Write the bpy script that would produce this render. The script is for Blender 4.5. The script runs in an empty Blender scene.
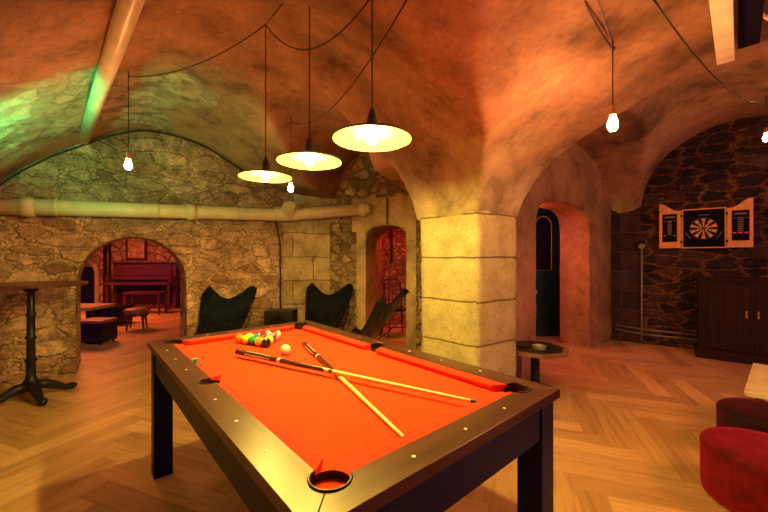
import bpy, bmesh, math, random
from mathutils import Vector, Matrix, noise

S = bpy.context.scene
COL = S.collection
PI = math.pi
# ---------------------------------------------------------------- camera
cam_d = bpy.data.cameras.new('camera'); cam = bpy.data.objects.new('camera', cam_d); COL.objects.link(cam)
cam_d.sensor_width = 36; cam_d.lens = 16.5; cam_d.shift_y = 0.002; cam_d.clip_start = 0.02
cam.location = (0, 0, 1.31); cam.rotation_euler = (PI / 2, 0, 0)
S.camera = cam
S.view_settings.view_transform = 'Standard'; S.view_settings.look = 'None'
S.view_settings.gamma = 1; S.view_settings.use_curve_mapping = False
S.view_settings.exposure = 0.0
# ---------------------------------------------------------------- world
w = bpy.data.worlds.new('world'); S.world = w; w.use_nodes = True
w.node_tree.nodes['Background'].inputs[0].default_value = (0.15, 0.07, 0.62, 1)
w.node_tree.nodes['Background'].inputs[1].default_value = 0.40
# ---------------------------------------------------------------- lights (energy, colour, place)
def lamp(name, kind, loc, energy, col, size=0.1, aim=None, **kw):
    d = bpy.data.lights.new(name, kind); d.energy = energy; d.color = col
    if kind == 'AREA': d.size = size
    else: d.shadow_soft_size = size
    for k, v in kw.items(): setattr(d, k, v)
    o = bpy.data.objects.new(name, d); COL.objects.link(o); o.location = loc
    if aim is not None:
        o.rotation_euler = (Vector(aim) - Vector(loc)).to_track_quat('-Z', 'Y').to_euler()
    return o
POOL_E, BARE_E = 76.0, 32.0
POOL_C, BARE_C = (1.0, 0.69, 0.12), (1.0, 0.40, 0.115)
lamp('green_wall_light', 'SPOT', (-2.75, 2.2, 1.78), 75, (0.0, 1.0, 0.25), 0.03, aim=(-2.75, 3.0, 2.55), spot_size=1.9, spot_blend=0.6)
lamp('piano_room_light', 'AREA', (-6.1, 7.3, 2.1), 115, (1.0, 0.19, 0.05), 1.2, aim=(-6.1, 7.4, 0))
lamp('side_room_light', 'AREA', (0.45, 6.2, 2.1), 22, (1.0, 0.07, 0.04), 0.6, aim=(0.45, 6.4, 0))
lamp('passage_light', 'AREA', (1.75, 4.95, 1.9), 26, (1.0, 0.13, 0.05), 0.3, aim=(2.9, 5.2, 0.9))
lamp('warm_floor_fill', 'AREA', (3.3, 1.1, 2.35), 46, (1.0, 0.33, 0.10), 0.7, aim=(2.9, 2.6, 0.0))  # unseen fill lamp, added to brighten the floor on the right
lamp('left_floor_fill', 'SPOT', (-2.75, 0.9, 1.95), 42, (1.0, 0.42, 0.13), 0.15, aim=(-2.35, 1.7, 0.0), spot_size=1.9, spot_blend=0.8)  # added spot out of view that lifts the floor at the left
lamp('red_vault_fill', 'SPOT', (0.45, 0.15, 0.25), 85, (1.0, 0.10, 0.03), 0.3, aim=(0.75, 1.5, 2.9), spot_size=1.25, spot_blend=0.7)  # red fill from below, added to redden the vault left of the column
lamp('teal_floor_light', 'AREA', (-1.3, -0.5, 0.55), 7, (0.04, 0.55, 0.75), 0.3, aim=(-0.9, 1.5, 0.15))
lamp('teal_door_fill', 'AREA', (1.95, 5.35, 2.1), 1.8, (0.05, 0.5, 0.8), 0.3, aim=(2.5, 5.9, 1.3))  # extra cool lamp hidden behind the jamb, added to light the teal door

# ================================================================= geometry helpers
U = Vector((0.753, 0.658, 0)); V = Vector((-0.659, 0.753, 0))
def uv(u, v, z=0.0):
    return Vector((u * U.x + v * V.x, u * U.y + v * V.y, z))
def obj(name, bm, mat, parent=None, smooth=False):
    me = bpy.data.meshes.new(name); bm.to_mesh(me); bm.free()
    if mat is not None:
        for m in (mat if isinstance(mat, (list, tuple)) else [mat]): me.materials.append(m)
    if smooth:
        for p in me.polygons: p.use_smooth = True
    o = bpy.data.objects.new(name, me); COL.objects.link(o)
    if parent is not None: o.parent = parent
    return o
def auto_smooth(o, ang=35):
    me = o.data
    for p in me.polygons: p.use_smooth = True
    bm = bmesh.new(); bm.from_mesh(me)
    for e in bm.edges:
        if len(e.link_faces) == 2 and e.calc_face_angle(0) > math.radians(ang): e.smooth = False
    bm.to_mesh(me); bm.free()
    return o
def tag(o, label, cat, group=None, kind=None):
    o['label'] = label; o['category'] = cat
    if group: o['group'] = group
    if kind: o['kind'] = kind
    return o
def struct(o, label, cat='structure'):
    o['kind'] = 'structure'; o['label'] = label; o['category'] = cat
    return o
def thing(name, label, cat, loc=(0, 0, 0), rz=0.0, group=None):
    o = bpy.data.objects.new(name, None); COL.objects.link(o)
    o.empty_display_size = 0.1
    o.location = loc; o.rotation_euler = (0, 0, rz)
    return tag(o, label, cat, group)
def dup(root, loc, rz, label=None):
    r = root.copy(); COL.objects.link(r); r.location = loc; r.rotation_euler = (0, 0, rz)
    if label: r['label'] = label
    for ch in list(root.children):
        c = ch.copy(); COL.objects.link(c); c.parent = r
        for g in list(ch.children):
            d = g.copy(); COL.objects.link(d); d.parent = c
    return r
def box(bm, c, s, rz=0.0, bev=0.0, mi=0):
    m = Matrix.Translation(c) @ Matrix.Rotation(rz, 4, 'Z') @ Matrix.Diagonal((s[0], s[1], s[2], 1))
    r = bmesh.ops.create_cube(bm, size=1, matrix=m)
    fs = {f for v in r['verts'] for f in v.link_faces}
    for f in fs: f.material_index = mi
    if bev > 0:
        es = list({e for v in r['verts'] for e in v.link_edges})
        rb = bmesh.ops.bevel(bm, geom=es, offset=bev, segments=2, affect='EDGES', profile=0.7)
        for f in rb['faces']: f.material_index = mi
    return bm
def nb(): return bmesh.new()
def bx(c, s, rz=0.0, bev=0.0): return box(nb(), c, s, rz, bev)
def cyl(bm, p0, p1, r0, r1=None, n=16, mi=0):
    p0, p1 = Vector(p0), Vector(p1); r1 = r0 if r1 is None else r1
    d = p1 - p0
    m = Matrix.Translation((p0 + p1) / 2) @ d.to_track_quat('Z', 'Y').to_matrix().to_4x4()
    r = bmesh.ops.create_cone(bm, cap_ends=True, segments=n, radius1=r0, radius2=r1, depth=d.length, matrix=m)
    for f in {f for v in r['verts'] for f in v.link_faces}: f.material_index = mi
    return bm
def lathe(bm, prof, c=(0, 0, 0), n=32, mi=0):
    rings = []
    for (r, z) in prof:
        if r < 1e-5: rings.append([bm.verts.new((c[0], c[1], c[2] + z))])
        else: rings.append([bm.verts.new((c[0] + r * math.cos(2 * PI * k / n), c[1] + r * math.sin(2 * PI * k / n), c[2] + z)) for k in range(n)])
    for a, b in zip(rings, rings[1:]):
        for k in range(n):
            k2 = (k + 1) % n
            if len(a) == 1 and len(b) == 1: continue
            if len(a) == 1: f = bm.faces.new((a[0], b[k2], b[k]))
            elif len(b) == 1: f = bm.faces.new((a[k], a[k2], b[0]))
            else: f = bm.faces.new((a[k], a[k2], b[k2], b[k]))
            f.material_index = mi
    return bm
def tube(bm, pts, r, n=8, closed=False):
    pts = [Vector(p) for p in pts]; rings = []
    rad = r if isinstance(r, (list, tuple)) else [r] * len(pts)
    up = Vector((0.13, 0.21, 0.97))
    for i, p in enumerate(pts):
        if closed: t = pts[(i + 1) % len(pts)] - pts[i - 1]
        else: t = pts[min(i + 1, len(pts) - 1)] - pts[max(i - 1, 0)]
        t.normalize(); a = t.cross(up)
        if a.length < 1e-3: a = t.cross(Vector((1, 0, 0)))
        a.normalize(); b = t.cross(a)
        rings.append([bm.verts.new(p + rad[i] * (a * math.cos(2 * PI * k / n) + b * math.sin(2 * PI * k / n))) for k in range(n)])
    rr = list(zip(rings, rings[1:])) + ([(rings[-1], rings[0])] if closed else [])
    for A, B in rr:
        for k in range(n): bm.faces.new((A[k], A[(k + 1) % n], B[(k + 1) % n], B[k]))
    if not closed:
        bm.faces.new(rings[0][::-1]); bm.faces.new(rings[-1])
    return bm
def sag(p0, p1, drop, n=16):
    p0, p1 = Vector(p0), Vector(p1)
    return [p0.lerp(p1, k / n) - Vector((0, 0, drop * 4 * (k / n) * (1 - k / n))) for k in range(n + 1)]
def prism(bm, pts, z0, z1, mi=0):
    a = [bm.verts.new((p[0], p[1], z0)) for p in pts]; b = [bm.verts.new((p[0], p[1], z1)) for p in pts]
    n = len(pts); fs = [bm.faces.new(a[::-1]), bm.faces.new(b)]
    for k in range(n): fs.append(bm.faces.new((a[k], a[(k + 1) % n], b[(k + 1) % n], b[k])))
    for f in fs: f.material_index = mi
    return bm

# ================================================================= material helpers
class NT:
    def __init__(s, name, rough=0.6, metallic=0.0, spec=0.5):
        s.m = bpy.data.materials.new(name); s.m.use_nodes = True; s.t = s.m.node_tree
        s.b = s.t.nodes['Principled BSDF']; s.b.inputs['Roughness'].default_value = rough
        s.b.inputs['Metallic'].default_value = metallic; s.b.inputs['Specular IOR Level'].default_value = spec
    def n(s, typ, **kw):
        nd = s.t.nodes.new(typ)
        for k, v in kw.items(): setattr(nd, k, v)
        return nd
    def l(s, a, b): s.t.links.new(a, b)
    def set(s, nd, i, v):
        if hasattr(v, 'node'): s.l(v, nd.inputs[i])
        else: nd.inputs[i].default_value = v
    def math(s, op, a, b=0.5, clamp=False):
        nd = s.n('ShaderNodeMath', operation=op, use_clamp=clamp); s.set(nd, 0, a); s.set(nd, 1, b); return nd.outputs[0]
    def mix(s, f, a, b, blend='MIX'):
        nd = s.n('ShaderNodeMix', data_type='RGBA', blend_type=blend)
        s.set(nd, 0, f); s.set(nd, 6, a); s.set(nd, 7, b); return nd.outputs[2]
    def ramp(s, f, stops, interp='LINEAR'):
        nd = s.n('ShaderNodeValToRGB'); s.l(f, nd.inputs[0]); cr = nd.color_ramp; cr.interpolation = interp
        while len(cr.elements) < len(stops): cr.elements.new(0.5)
        for e, (p, c) in zip(cr.elements, stops):
            e.position = p; e.color = c if len(c) == 4 else (*c, 1)
        return nd.outputs[0]
    def coord(s, kind='Object', scale=(1, 1, 1), rot=(0, 0, 0)):
        tc = s.n('ShaderNodeTexCoord'); mp = s.n('ShaderNodeMapping'); s.l(tc.outputs[kind], mp.inputs[0])
        mp.inputs['Scale'].default_value = scale; mp.inputs['Rotation'].default_value = rot
        return mp.outputs[0]
    def noise(s, co, scale, detail=4, rough=0.55, out=0):
        nd = s.n('ShaderNodeTexNoise'); s.l(co, nd.inputs['Vector']); nd.inputs['Scale'].default_value = scale
        nd.inputs['Detail'].default_value = detail; nd.inputs['Roughness'].default_value = rough
        return nd.outputs[out]
    def warp(s, co, scale, amt):
        nz = s.noise(co, scale, 2, 0.5, 1)
        sub = s.n('ShaderNodeVectorMath', operation='SUBTRACT'); s.l(nz, sub.inputs[0]); sub.inputs[1].default_value = (.5, .5, .5)
        sc = s.n('ShaderNodeVectorMath', operation='SCALE'); s.l(sub.outputs[0], sc.inputs[0]); sc.inputs['Scale'].default_value = amt
        ad = s.n('ShaderNodeVectorMath', operation='ADD'); s.l(co, ad.inputs[0]); s.l(sc.outputs[0], ad.inputs[1])
        return ad.outputs[0]
    def bump(s, h, strength=0.5, dist=0.01, normal=None):
        nd = s.n('ShaderNodeBump'); s.l(h, nd.inputs['Height']); nd.inputs['Strength'].default_value = strength
        nd.inputs['Distance'].default_value = dist
        if normal is not None: s.l(normal, nd.inputs['Normal'])
        s.l(nd.outputs[0], s.b.inputs['Normal']); return nd.outputs[0]
    def col(s, c): s.set(s.b, 'Base Color', c if hasattr(c, 'node') else ((*c, 1) if len(c) == 3 else c)); return s
def plain(name, c, rough=0.5, metallic=0.0, spec=0.5, nz=0.12, scale=12.0, bump=0.0):
    t = NT(name, rough, metallic, spec)
    co = t.coord(); f = t.noise(co, scale, 4)
    d = tuple(x * (1 - nz * 2) for x in c); e = tuple(min(1, x * (1 + nz * 2)) for x in c)
    t.col(t.ramp(f, [(0.3, d), (0.7, e)]))
    if bump: t.bump(f, bump, 0.01)
    return t.m
def emit(name, c, st):
    m = bpy.data.materials.new(name); m.use_nodes = True; t = m.node_tree; t.nodes.clear()
    e = t.nodes.new('ShaderNodeEmission'); o = t.nodes.new('ShaderNodeOutputMaterial')
    e.inputs[0].default_value = (*c, 1); e.inputs[1].default_value = st; t.links.new(e.outputs[0], o.inputs[0])
    return m
def stone(name, cells=(3.0, 5.5), cols=None, mortar=(0.42, 0.34, 0.24), mw=0.07, bump=1.0, warp=0.5, seed=0.0, soft=0.09):
    t = NT(name, 0.9, 0, 0.2)
    co0 = t.coord('UV', (cells[0], cells[1], 1)); 
    mp = t.n('ShaderNodeMapping'); t.l(co0, mp.inputs[0]); mp.inputs['Location'].default_value = (seed, seed * 1.7, seed)
    co0 = mp.outputs[0]
    co = t.warp(co0, 0.9, warp); co = t.warp(co, 2.6, 0.42); co = t.warp(co, 9.0, 0.10)
    v1 = t.n('ShaderNodeTexVoronoi', feature='F1', voronoi_dimensions='2D'); t.l(co, v1.inputs['Vector']); v1.inputs['Scale'].default_value = 1
    v1.inputs['Randomness'].default_value = 0.85
    v2 = t.n('ShaderNodeTexVoronoi', feature='DISTANCE_TO_EDGE', voronoi_dimensions='2D'); t.l(co, v2.inputs['Vector']); v2.inputs['Scale'].default_value = 1
    v2.inputs['Randomness'].default_value = 0.85
    sep = t.n('ShaderNodeSeparateColor'); t.l(v1.outputs['Color'], sep.inputs[0])
    cols = cols or [(0.20, 0.14, 0.09), (0.42, 0.32, 0.2), (0.34, 0.24, 0.15), (0.55, 0.45, 0.3)]
    c = t.ramp(sep.outputs[0], [((i + 0.0) / max(1, len(cols) - 1), q) for i, q in enumerate(cols)])
    oc = t.coord('Object')
    nz = t.noise(oc, 9, 8, 0.65); nz2 = t.noise(oc, 45, 5, 0.7); big = t.noise(oc, 1.1, 3)
    c = t.mix(0.8, c, t.ramp(nz, [(0.33, (0.32, 0.29, 0.27)), (0.5, (0.95, 0.92, 0.88)), (0.68, (1.5, 1.45, 1.35))]), 'MULTIPLY')
    # mortar varies in width so some stones are half buried in it
    wv = t.math('MULTIPLY_ADD', t.noise(oc, 3.3, 5, 0.65), mw * 5.0); wv.node.inputs[2].default_value = -mw * 1.75
    e = t.math('SUBTRACT', v2.outputs['Distance'], wv)
    e = t.math('DIVIDE', e, soft, True)
    mc = t.mix(0.9, (*mortar, 1), t.ramp(nz2, [(0.36, (0.45, 0.42, 0.4)), (0.62, (1.25, 1.22, 1.2))]), 'MULTIPLY'); mc = t.mix(0.6, mc, t.ramp(nz, [(0.36, (0.55, 0.5, 0.47)), (0.6, (1.15, 1.15, 1.1))]), 'MULTIPLY')
    c = t.mix(e, mc, c)
    c = t.mix(0.6, c, t.ramp(nz2, [(0.36, (0.5, 0.47, 0.45)), (0.5, (1, 1, 1)), (0.64, (1.3, 1.28, 1.25))]), 'MULTIPLY'); c = t.mix(0.85, c, t.ramp(big, [(0.38, (0.62, 0.56, 0.5)), (0.6, (1.2, 1.15, 1.1))]), 'MULTIPLY')
    crack = t.ramp(e, [(0.0, (1, 1, 1)), (0.3, (0.5, 0.46, 0.43)), (0.7, (1, 1, 1))])
    c = t.mix(t.ramp(nz2, [(0.35, (0, 0, 0)), (0.6, (0.9, 0.9, 0.9))]), c, crack, 'MULTIPLY')
    t.col(c)
    h = t.math('MULTIPLY', e, 0.7); h = t.math('ADD', h, t.math('MULTIPLY', nz, 0.9)); h = t.math('ADD', h, t.math('MULTIPLY', nz2, 0.35))
    h = t.math('ADD', h, t.math('MULTIPLY', sep.outputs[1], 0.25))
    t.bump(h, bump, 0.035)
    return t.m
def ashlar(name, bw, bh, c1, c2, mortar, off=0.0, vert=True, bump=0.7, warpa=0.05):
    t = NT(name, 0.85, 0, 0.25)
    co = t.coord('UV'); mp = t.n('ShaderNodeMapping'); t.l(co, mp.inputs[0]); mp.inputs['Location'].default_value = (0.17, off, 0)
    cw = t.warp(mp.outputs[0], 3.0, warpa)
    br = t.n('ShaderNodeTexBrick'); t.l(cw, br.inputs['Vector']); br.inputs['Scale'].default_value = 1
    br.inputs['Brick Width'].default_value = bw; br.inputs['Row Height'].default_value = bh
    br.inputs['Mortar Size'].default_value = 0.009; br.inputs['Mortar Smooth'].default_value = 0.5
    br.inputs['Color1'].default_value = (*c1, 1); br.inputs['Color2'].default_value = (*c2, 1); br.inputs['Mortar'].default_value = (*mortar, 1)
    br.inputs['Bias'].default_value = 0.0
    oc = t.coord('Object'); nz = t.noise(oc, 6, 8, 0.62); n2 = t.noise(oc, 50, 5, 0.7)
    c = t.mix(0.75 if name != 'column_blocks' else 0.4, br.outputs['Color'], t.ramp(nz, [(0.35, (0.5, 0.45, 0.40)), (0.5, (0.95, 0.93, 0.9)), (0.66, (1.3, 1.28, 1.2))]), 'MULTIPLY')
    # small pits
    pit = t.ramp(n2, [(0.34, (0.4, 0.35, 0.32)), (0.42, (0.95, 0.95, 0.95)), (0.62, (1.15, 1.15, 1.1))])
    c = t.mix(0.7, c, pit, 'MULTIPLY'); t.col(c)
    h = t.math('SUBTRACT', t.math('MULTIPLY', nz, 0.6), t.math('MULTIPLY', br.outputs['Fac'], 0.8)); h = t.math('ADD', h, t.math('MULTIPLY', n2, 0.3))
    t.bump(h, bump, 0.02)
    return t.m
def plaster(name, c, dark=0.45, patch=None, rough=0.8):
    t = NT(name, rough, 0, 0.3)
    co = t.coord('Object'); big = t.noise(co, 0.9, 5, 0.6); mid = t.noise(co, 3.6, 8, 0.66); fine = t.noise(co, 28, 6, 0.7)
    k = t.ramp(big, [(0.36, tuple(x * dark for x in c)), (0.5, c), (0.64, tuple(min(1, x * 1.35) for x in c))])
    k = t.mix(0.55, k, t.ramp(mid, [(0.34, (0.38, 0.32, 0.34)), (0.44, (0.88, 0.86, 0.86)), (0.56, (1.05, 1.02, 1.0)), (0.68, (1.35, 1.3, 1.2))]), 'MULTIPLY')
    k = t.mix(0.4, k, t.ramp(fine, [(0.36, (0.6, 0.58, 0.58)), (0.6, (1.2, 1.2, 1.2))]), 'MULTIPLY')
    # hairline cracks and trowel scars
    vn = t.n('ShaderNodeTexVoronoi', feature='DISTANCE_TO_EDGE'); t.l(t.warp(co, 2.2, 1.1), vn.inputs['Vector']); vn.inputs['Scale'].default_value = 0.9
    cr = t.ramp(vn.outputs['Distance'], [(0.0, (0.45, 0.42, 0.42)), (0.010, (1, 1, 1))])
    k = t.mix(0.3, k, cr, 'MULTIPLY')
    h = t.math('ADD', t.math('MULTIPLY', mid, 0.8), t.math('MULTIPLY', fine, 0.25)); h = t.math('ADD', h, t.math('MULTIPLY', big, 1.2))
    if patch:
        a2 = t.n('ShaderNodeAttribute', attribute_name='pale')
        k = t.mix(a2.outputs['Fac'], k, t.mix(1.0, (0.50, 0.43, 0.26, 1), t.ramp(mid, [(0.36, (0.55, 0.5, 0.45)), (0.5, (0.95, 0.93, 0.9)), (0.66, (1.25, 1.2, 1.15))]), 'MULTIPLY'))
        at = t.n('ShaderNodeAttribute', attribute_name='bare'); f = at.outputs['Fac']
        wc = t.warp(t.coord('Object', (1, 1, 1.4), (0, 0, -0.72)), 2.0, 0.35)
        mp = t.n('ShaderNodeMapping'); t.l(wc, mp.inputs[0]); mp.inputs['Scale'].default_value = (4.0, 6.5, 5.0)
        v1 = t.n('ShaderNodeTexVoronoi', feature='F1'); t.l(mp.outputs[0], v1.inputs['Vector']); v1.inputs['Scale'].default_value = 1
        v2 = t.n('ShaderNodeTexVoronoi', feature='DISTANCE_TO_EDGE'); t.l(mp.outputs[0], v2.inputs['Vector']); v2.inputs['Scale'].default_value = 1
        sc = t.n('ShaderNodeSeparateColor'); t.l(v1.outputs['Color'], sc.inputs[0])
        pc = t.ramp(sc.outputs[0], [(0, (0.30, 0.24, 0.17)), (0.5, (0.44, 0.38, 0.28)), (1, (0.58, 0.52, 0.40))])
        pc = t.mix(0.8, pc, t.ramp(t.noise(co, 7, 8, 0.7), [(0.32, (0.3, 0.28, 0.27)), (0.5, (1, 1, 1)), (0.8, (1.3, 1.3, 1.2))]), 'MULTIPLY')
        pc = t.mix(t.ramp(mid, [(0.42, (0, 0, 0)), (0.58, (0.55, 0.55, 0.55))]), pc, t.ramp(v2.outputs['Distance'], [(0, (0.3, 0.28, 0.25)), (0.12, (1, 1, 1))]), 'MULTIPLY')
        k = t.mix(f, k, pc)
        hp = t.math('ADD', t.math('MULTIPLY', t.noise(co, 8, 8, 0.7), 3.5), t.math('MULTIPLY', sc.outputs[1], 1.0))
        hm = t.n('ShaderNodeMix', data_type='FLOAT'); t.set(hm, 0, f); t.set(hm, 2, h); t.set(hm, 3, hp); h = hm.outputs[0]
    t.col(k); t.bump(h, 0.6, 0.02)
    return t.m
def wood(name, c1, c2, rough=0.35, axis='x', scale=1.0, coord='Object', spec=0.5):
    t = NT(name, rough, 0, spec)
    s = {'x': (1.2, 22, 22), 'y': (22, 1.2, 22), 'z': (22, 22, 1.2)}[axis]
    co = t.coord(coord, tuple(q * scale for q in s)); f = t.noise(co, 1.0, 6, 0.6)
    t.col(t.ramp(f, [(0.3, c1), (0.7, c2)])); t.bump(f, 0.15, 0.004)
    return t.m

M = {}
M['w1'] = stone('rubble_ochre', (3.0, 6.8), [(0.32, 0.20, 0.14), (0.64, 0.47, 0.36), (0.44, 0.29, 0.21), (0.78, 0.60, 0.46)], (0.60, 0.44, 0.33), 0.09, 1.0, 0.75, 0.0)
M['w2'] = stone('rubble_small', (5.0, 7.0), [(0.26, 0.20, 0.13), (0.55, 0.44, 0.30), (0.40, 0.30, 0.2), (0.62, 0.52, 0.36)], (0.34, 0.27, 0.19), 0.08, 1.0, 0.6, 3.0)
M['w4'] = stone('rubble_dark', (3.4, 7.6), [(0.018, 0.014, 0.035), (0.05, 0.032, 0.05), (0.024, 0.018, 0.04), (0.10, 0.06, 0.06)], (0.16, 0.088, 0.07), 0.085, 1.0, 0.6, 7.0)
M['pr'] = stone('piano_room_stone', (3.4, 4.6), [(0.45, 0.36, 0.28), (0.6, 0.5, 0.4), (0.4, 0.3, 0.24)], (0.30, 0.21, 0.16), 0.035, 0.8, 0.3, 2.0)
M['red'] = stone('red_room_stone', (8, 10), [(0.4, 0.2, 0.16), (0.55, 0.32, 0.26), (0.3, 0.14, 0.12)], (0.3, 0.2, 0.18), 0.08, 0.8, 0.4, 5.0)
M['pil'] = ashlar('pilaster_blocks', 0.62, 0.36, (0.50, 0.40, 0.27), (0.40, 0.31, 0.20), (0.22, 0.16, 0.1), 0.12)
M['col'] = ashlar('column_blocks', 14.0, 0.373, (0.50, 0.44, 0.25), (0.50, 0.44, 0.25), (0.20, 0.14, 0.09), -0.19, warpa=0.035)
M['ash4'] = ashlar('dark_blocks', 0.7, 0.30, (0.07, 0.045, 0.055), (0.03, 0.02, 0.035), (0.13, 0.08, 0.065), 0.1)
M['ceil'] = plaster('vault_plaster', (0.35, 0.21, 0.135), 0.5, True)
M['pl3'] = plaster('doorway_plaster', (0.36, 0.215, 0.115), 0.75)
M['frame_pl'] = plaster('door_surround_plaster', (0.50, 0.38, 0.24), 0.75)

# ================================================================= floor: herringbone boards
def make_floor():
    L, W = 0.90, 0.150; g = 0.0012
    a = math.radians(90 - 21); ca, sa = math.cos(a), math.sin(a)
    me = bpy.data.meshes.new('floor'); vs = []; fs = []; uvs = []; rnd = []
    R = random.Random(4)
    def put(x0, y0, lx, ly, vert):
        cx, cy = x0 + lx / 2, y0 + ly / 2
        X, Y = cx * ca - cy * sa, cx * sa + cy * ca
        if not (-9.8 < X < 7.6 and -3.2 < Y < 10.2): return
        if Y > 6.8 and X > -2: return
        i = len(vs); tone = R.random()
        cs = [(x0 + g, y0 + g), (x0 + lx - g, y0 + g), (x0 + lx - g, y0 + ly - g), (x0 + g, y0 + ly - g)]
        for (x, y) in cs: vs.append((x * ca - y * sa, x * sa + y * ca, 0))
        fs.append((i, i + 1, i + 2, i + 3))
        ox, oy = R.random() * 50, R.random() * 50
        uu = [(0, 0), (L, 0), (L, W), (0, W)] if not vert else [(0, 0), (0, W), (L, W), (L, 0)]
        uvs.extend([(ox + p, oy + q) for p, q in uu]); rnd.append(tone)
    N = 190
    for j in range(-22, 23):
        for i in range(-N, N):
            x0, y0 = i * W + j * L, i * W - j * L
            if abs(x0) > 17 or abs(y0) > 17: continue
            put(x0, y0, L, W, False); put(x0, y0 + W, W, L, True)
    k = len(vs); z = -0.004
    vs += [(-10, -3.4, z), (7.8, -3.4, z), (7.8, 10.4, z), (-10, 10.4, z)]; fs.append((k, k + 1, k + 2, k + 3))
    uvs += [(0, 0)] * 4; rnd.append(0.0)
    me.from_pydata(vs, [], fs)
    ul = me.uv_layers.new(name='UVMap')
    for i, c in enumerate(uvs): ul.data[i].uv = c
    at = me.attributes.new('tone', 'FLOAT', 'FACE')
    for i, c in enumerate(rnd): at.data[i].value = c
    t = NT('oak_boards', 0.42, 0, 0.45)
    a1 = t.n('ShaderNodeAttribute', attribute_name='tone')
    co = t.coord('UV', (2.2, 26, 1)); f = t.noise(co, 1.0, 7, 0.62); oc = t.coord('Object'); big = t.noise(oc, 1.2, 4)
    c = t.ramp(a1.outputs['Fac'], [(0, (0.44, 0.25, 0.13)), (0.5, (0.56, 0.34, 0.175)), (1, (0.68, 0.43, 0.23))])
    c = t.mix(0.75, c, t.ramp(f, [(0.28, (0.55, 0.5, 0.46)), (0.5, (1, 1, 1)), (0.75, (1.22, 1.2, 1.16))]), 'MULTIPLY')
    c = t.mix(0.5, c, t.ramp(big, [(0.3, (0.75, 0.72, 0.7)), (0.7, (1.1, 1.1, 1.1))]), 'MULTIPLY')
    t.col(c); t.bump(f, 0.15, 0.004)
    t.set(t.b, 'Roughness', t.ramp(f, [(0.3, (0.5,) * 3), (0.7, (0.36,) * 3)]))
    me.materials.append(t.m)
    o = bpy.data.objects.new('floor', me); COL.objects.link(o)
    struct(o, 'herringbone oak board floor of the cellar', 'floor')
make_floor()

# ================================================================= walls
def nzd(p, amp, sc=2.2):
    q = Vector(p) * sc
    return amp * (noise.noise(q) + 0.5 * noise.noise(q * 2.7 + Vector((5, 5, 5))) + 0.3 * noise.noise(q * 6.1))
def wall(name, P0, P1, thick, H, openings, mats, label, amp=0.02, step=0.07, matfn=None, seg=None):
    """P0->P1 along the front face; back is to the left of travel. openings: (s0, s1, spring, fn(s)->z head). mats: [front, jamb]."""
    P0, P1 = Vector((*P0, 0)), Vector((*P1, 0)); d = (P1 - P0); Ln = d.length; d.normalize(); n = Vector((-d.y, d.x, 0))
    bm = bmesh.new(); ul = bm.loops.layers.uv.new('UVMap')
    def P(s, q, z):
        p = P0 + d * s + n * q + Vector((0, 0, z))
        if amp: p += n * nzd(p, amp) * (1 if q < 0.02 else 0.5) + (Vector((0, 0, 1)) * nzd(p + Vector((9, 3, 1)), amp * 0.35) if z > 0.03 else Vector())
        return p
    def strip(cols, fn_lo, fn_hi, q, mi, rows=None):
        rr = rows or max(2, int(H / step)); prev = None
        for s in cols:
            lo, hi = fn_lo(s), fn_hi(s)
            cur = [(bm.verts.new(P(s, q, lo + (hi - lo) * k / rr)), s, lo + (hi - lo) * k / rr) for k in range(rr + 1)]
            if prev:
                for k in range(rr):
                    quad = [prev[k], cur[k], cur[k + 1], prev[k + 1]]
                    if q > 0.02: quad = quad[::-1]
                    f = bm.faces.new([x[0] for x in quad]); f.smooth = True
                    mm = matfn(sum(x[1] for x in quad) / 4, sum(x[2] for x in quad) / 4) if matfn and q < 0.02 else mi
                    f.material_index = mm
                    for lp, x in zip(f.loops, quad): lp[ul].uv = (x[1], x[2])
            prev = cur
    def cols(a, b): 
        k = max(1, int((b - a) / step)); return [a + (b - a) * i / k for i in range(k + 1)]
    edges = sorted(openings); cur = 0.0
    for q in (0.0, thick):
        cur = 0.0
        for (a, b, sp, fn) in edges:
            strip(cols(cur, a), lambda s: 0, lambda s: H, q, 0)
            m = 18; cs = [a + (b - a) * (1 - math.cos(PI * i / m)) / 2 for i in range(m + 1)]
            strip(cs, fn, lambda s: H, q, 0, max(3, int((H - 1.5) / step)))
            cur = b
        strip(cols(cur, Ln), lambda s: 0, lambda s: H, q, 0)
    for (a, b, sp, fn) in edges:
        m = 18; path = [(a, sp * k / 12) for k in range(12)] + [(a + (b - a) * (1 - math.cos(PI * i / m)) / 2, fn(a + (b - a) * (1 - math.cos(PI * i / m)) / 2)) for i in range(m + 1)] + [(b, sp * (11 - k) / 12) for k in range(12)]
        # fn(a) may exceed sp slightly; fine
        qs = [thick * k / 6 for k in range(7)]; prev = None; ln = 0
        for i, (s, z) in enumerate(path):
            if i: ln += math.hypot(s - path[i - 1][0], z - path[i - 1][1])
            cur_ = [(bm.verts.new(P(s, q, z)), q, ln) for q in qs]
            if prev:
                for k in range(6):
                    quad = [prev[k], prev[k + 1], cur_[k + 1], cur_[k]]
                    f = bm.faces.new([x[0] for x in quad]); f.smooth = True; f.material_index = 1
                    for lp, x in zip(f.loops, quad): lp[ul].uv = (x[1], x[2])
            prev = cur_
    for s in (0, Ln):
        prev = None
        for k in range(9):
            z = H * k / 8; c = (bm.verts.new(P(s, 0, z)), bm.verts.new(P(s, thick, z)))
            if prev:
                f = bm.faces.new((prev[0], prev[1], c[1], c[0]))
                for lp, x in zip(f.loops, [(0, z), (thick, z), (thick, z + .4), (0, z + .4)]): lp[ul].uv = x
            prev = c
    bmesh.ops.remove_doubles(bm, verts=bm.verts[:], dist=0.0008)
    o = obj(name, bm, mats)
    return struct(o, label, 'wall')
def arch_fn(a, b, spring, apex, p=2.0):
    c, h = (a + b) / 2, (b - a) / 2
    return lambda s: spring + (apex - spring) * max(0, 1 - (abs(s - c) / h) ** p) ** (1 / p)

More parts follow.
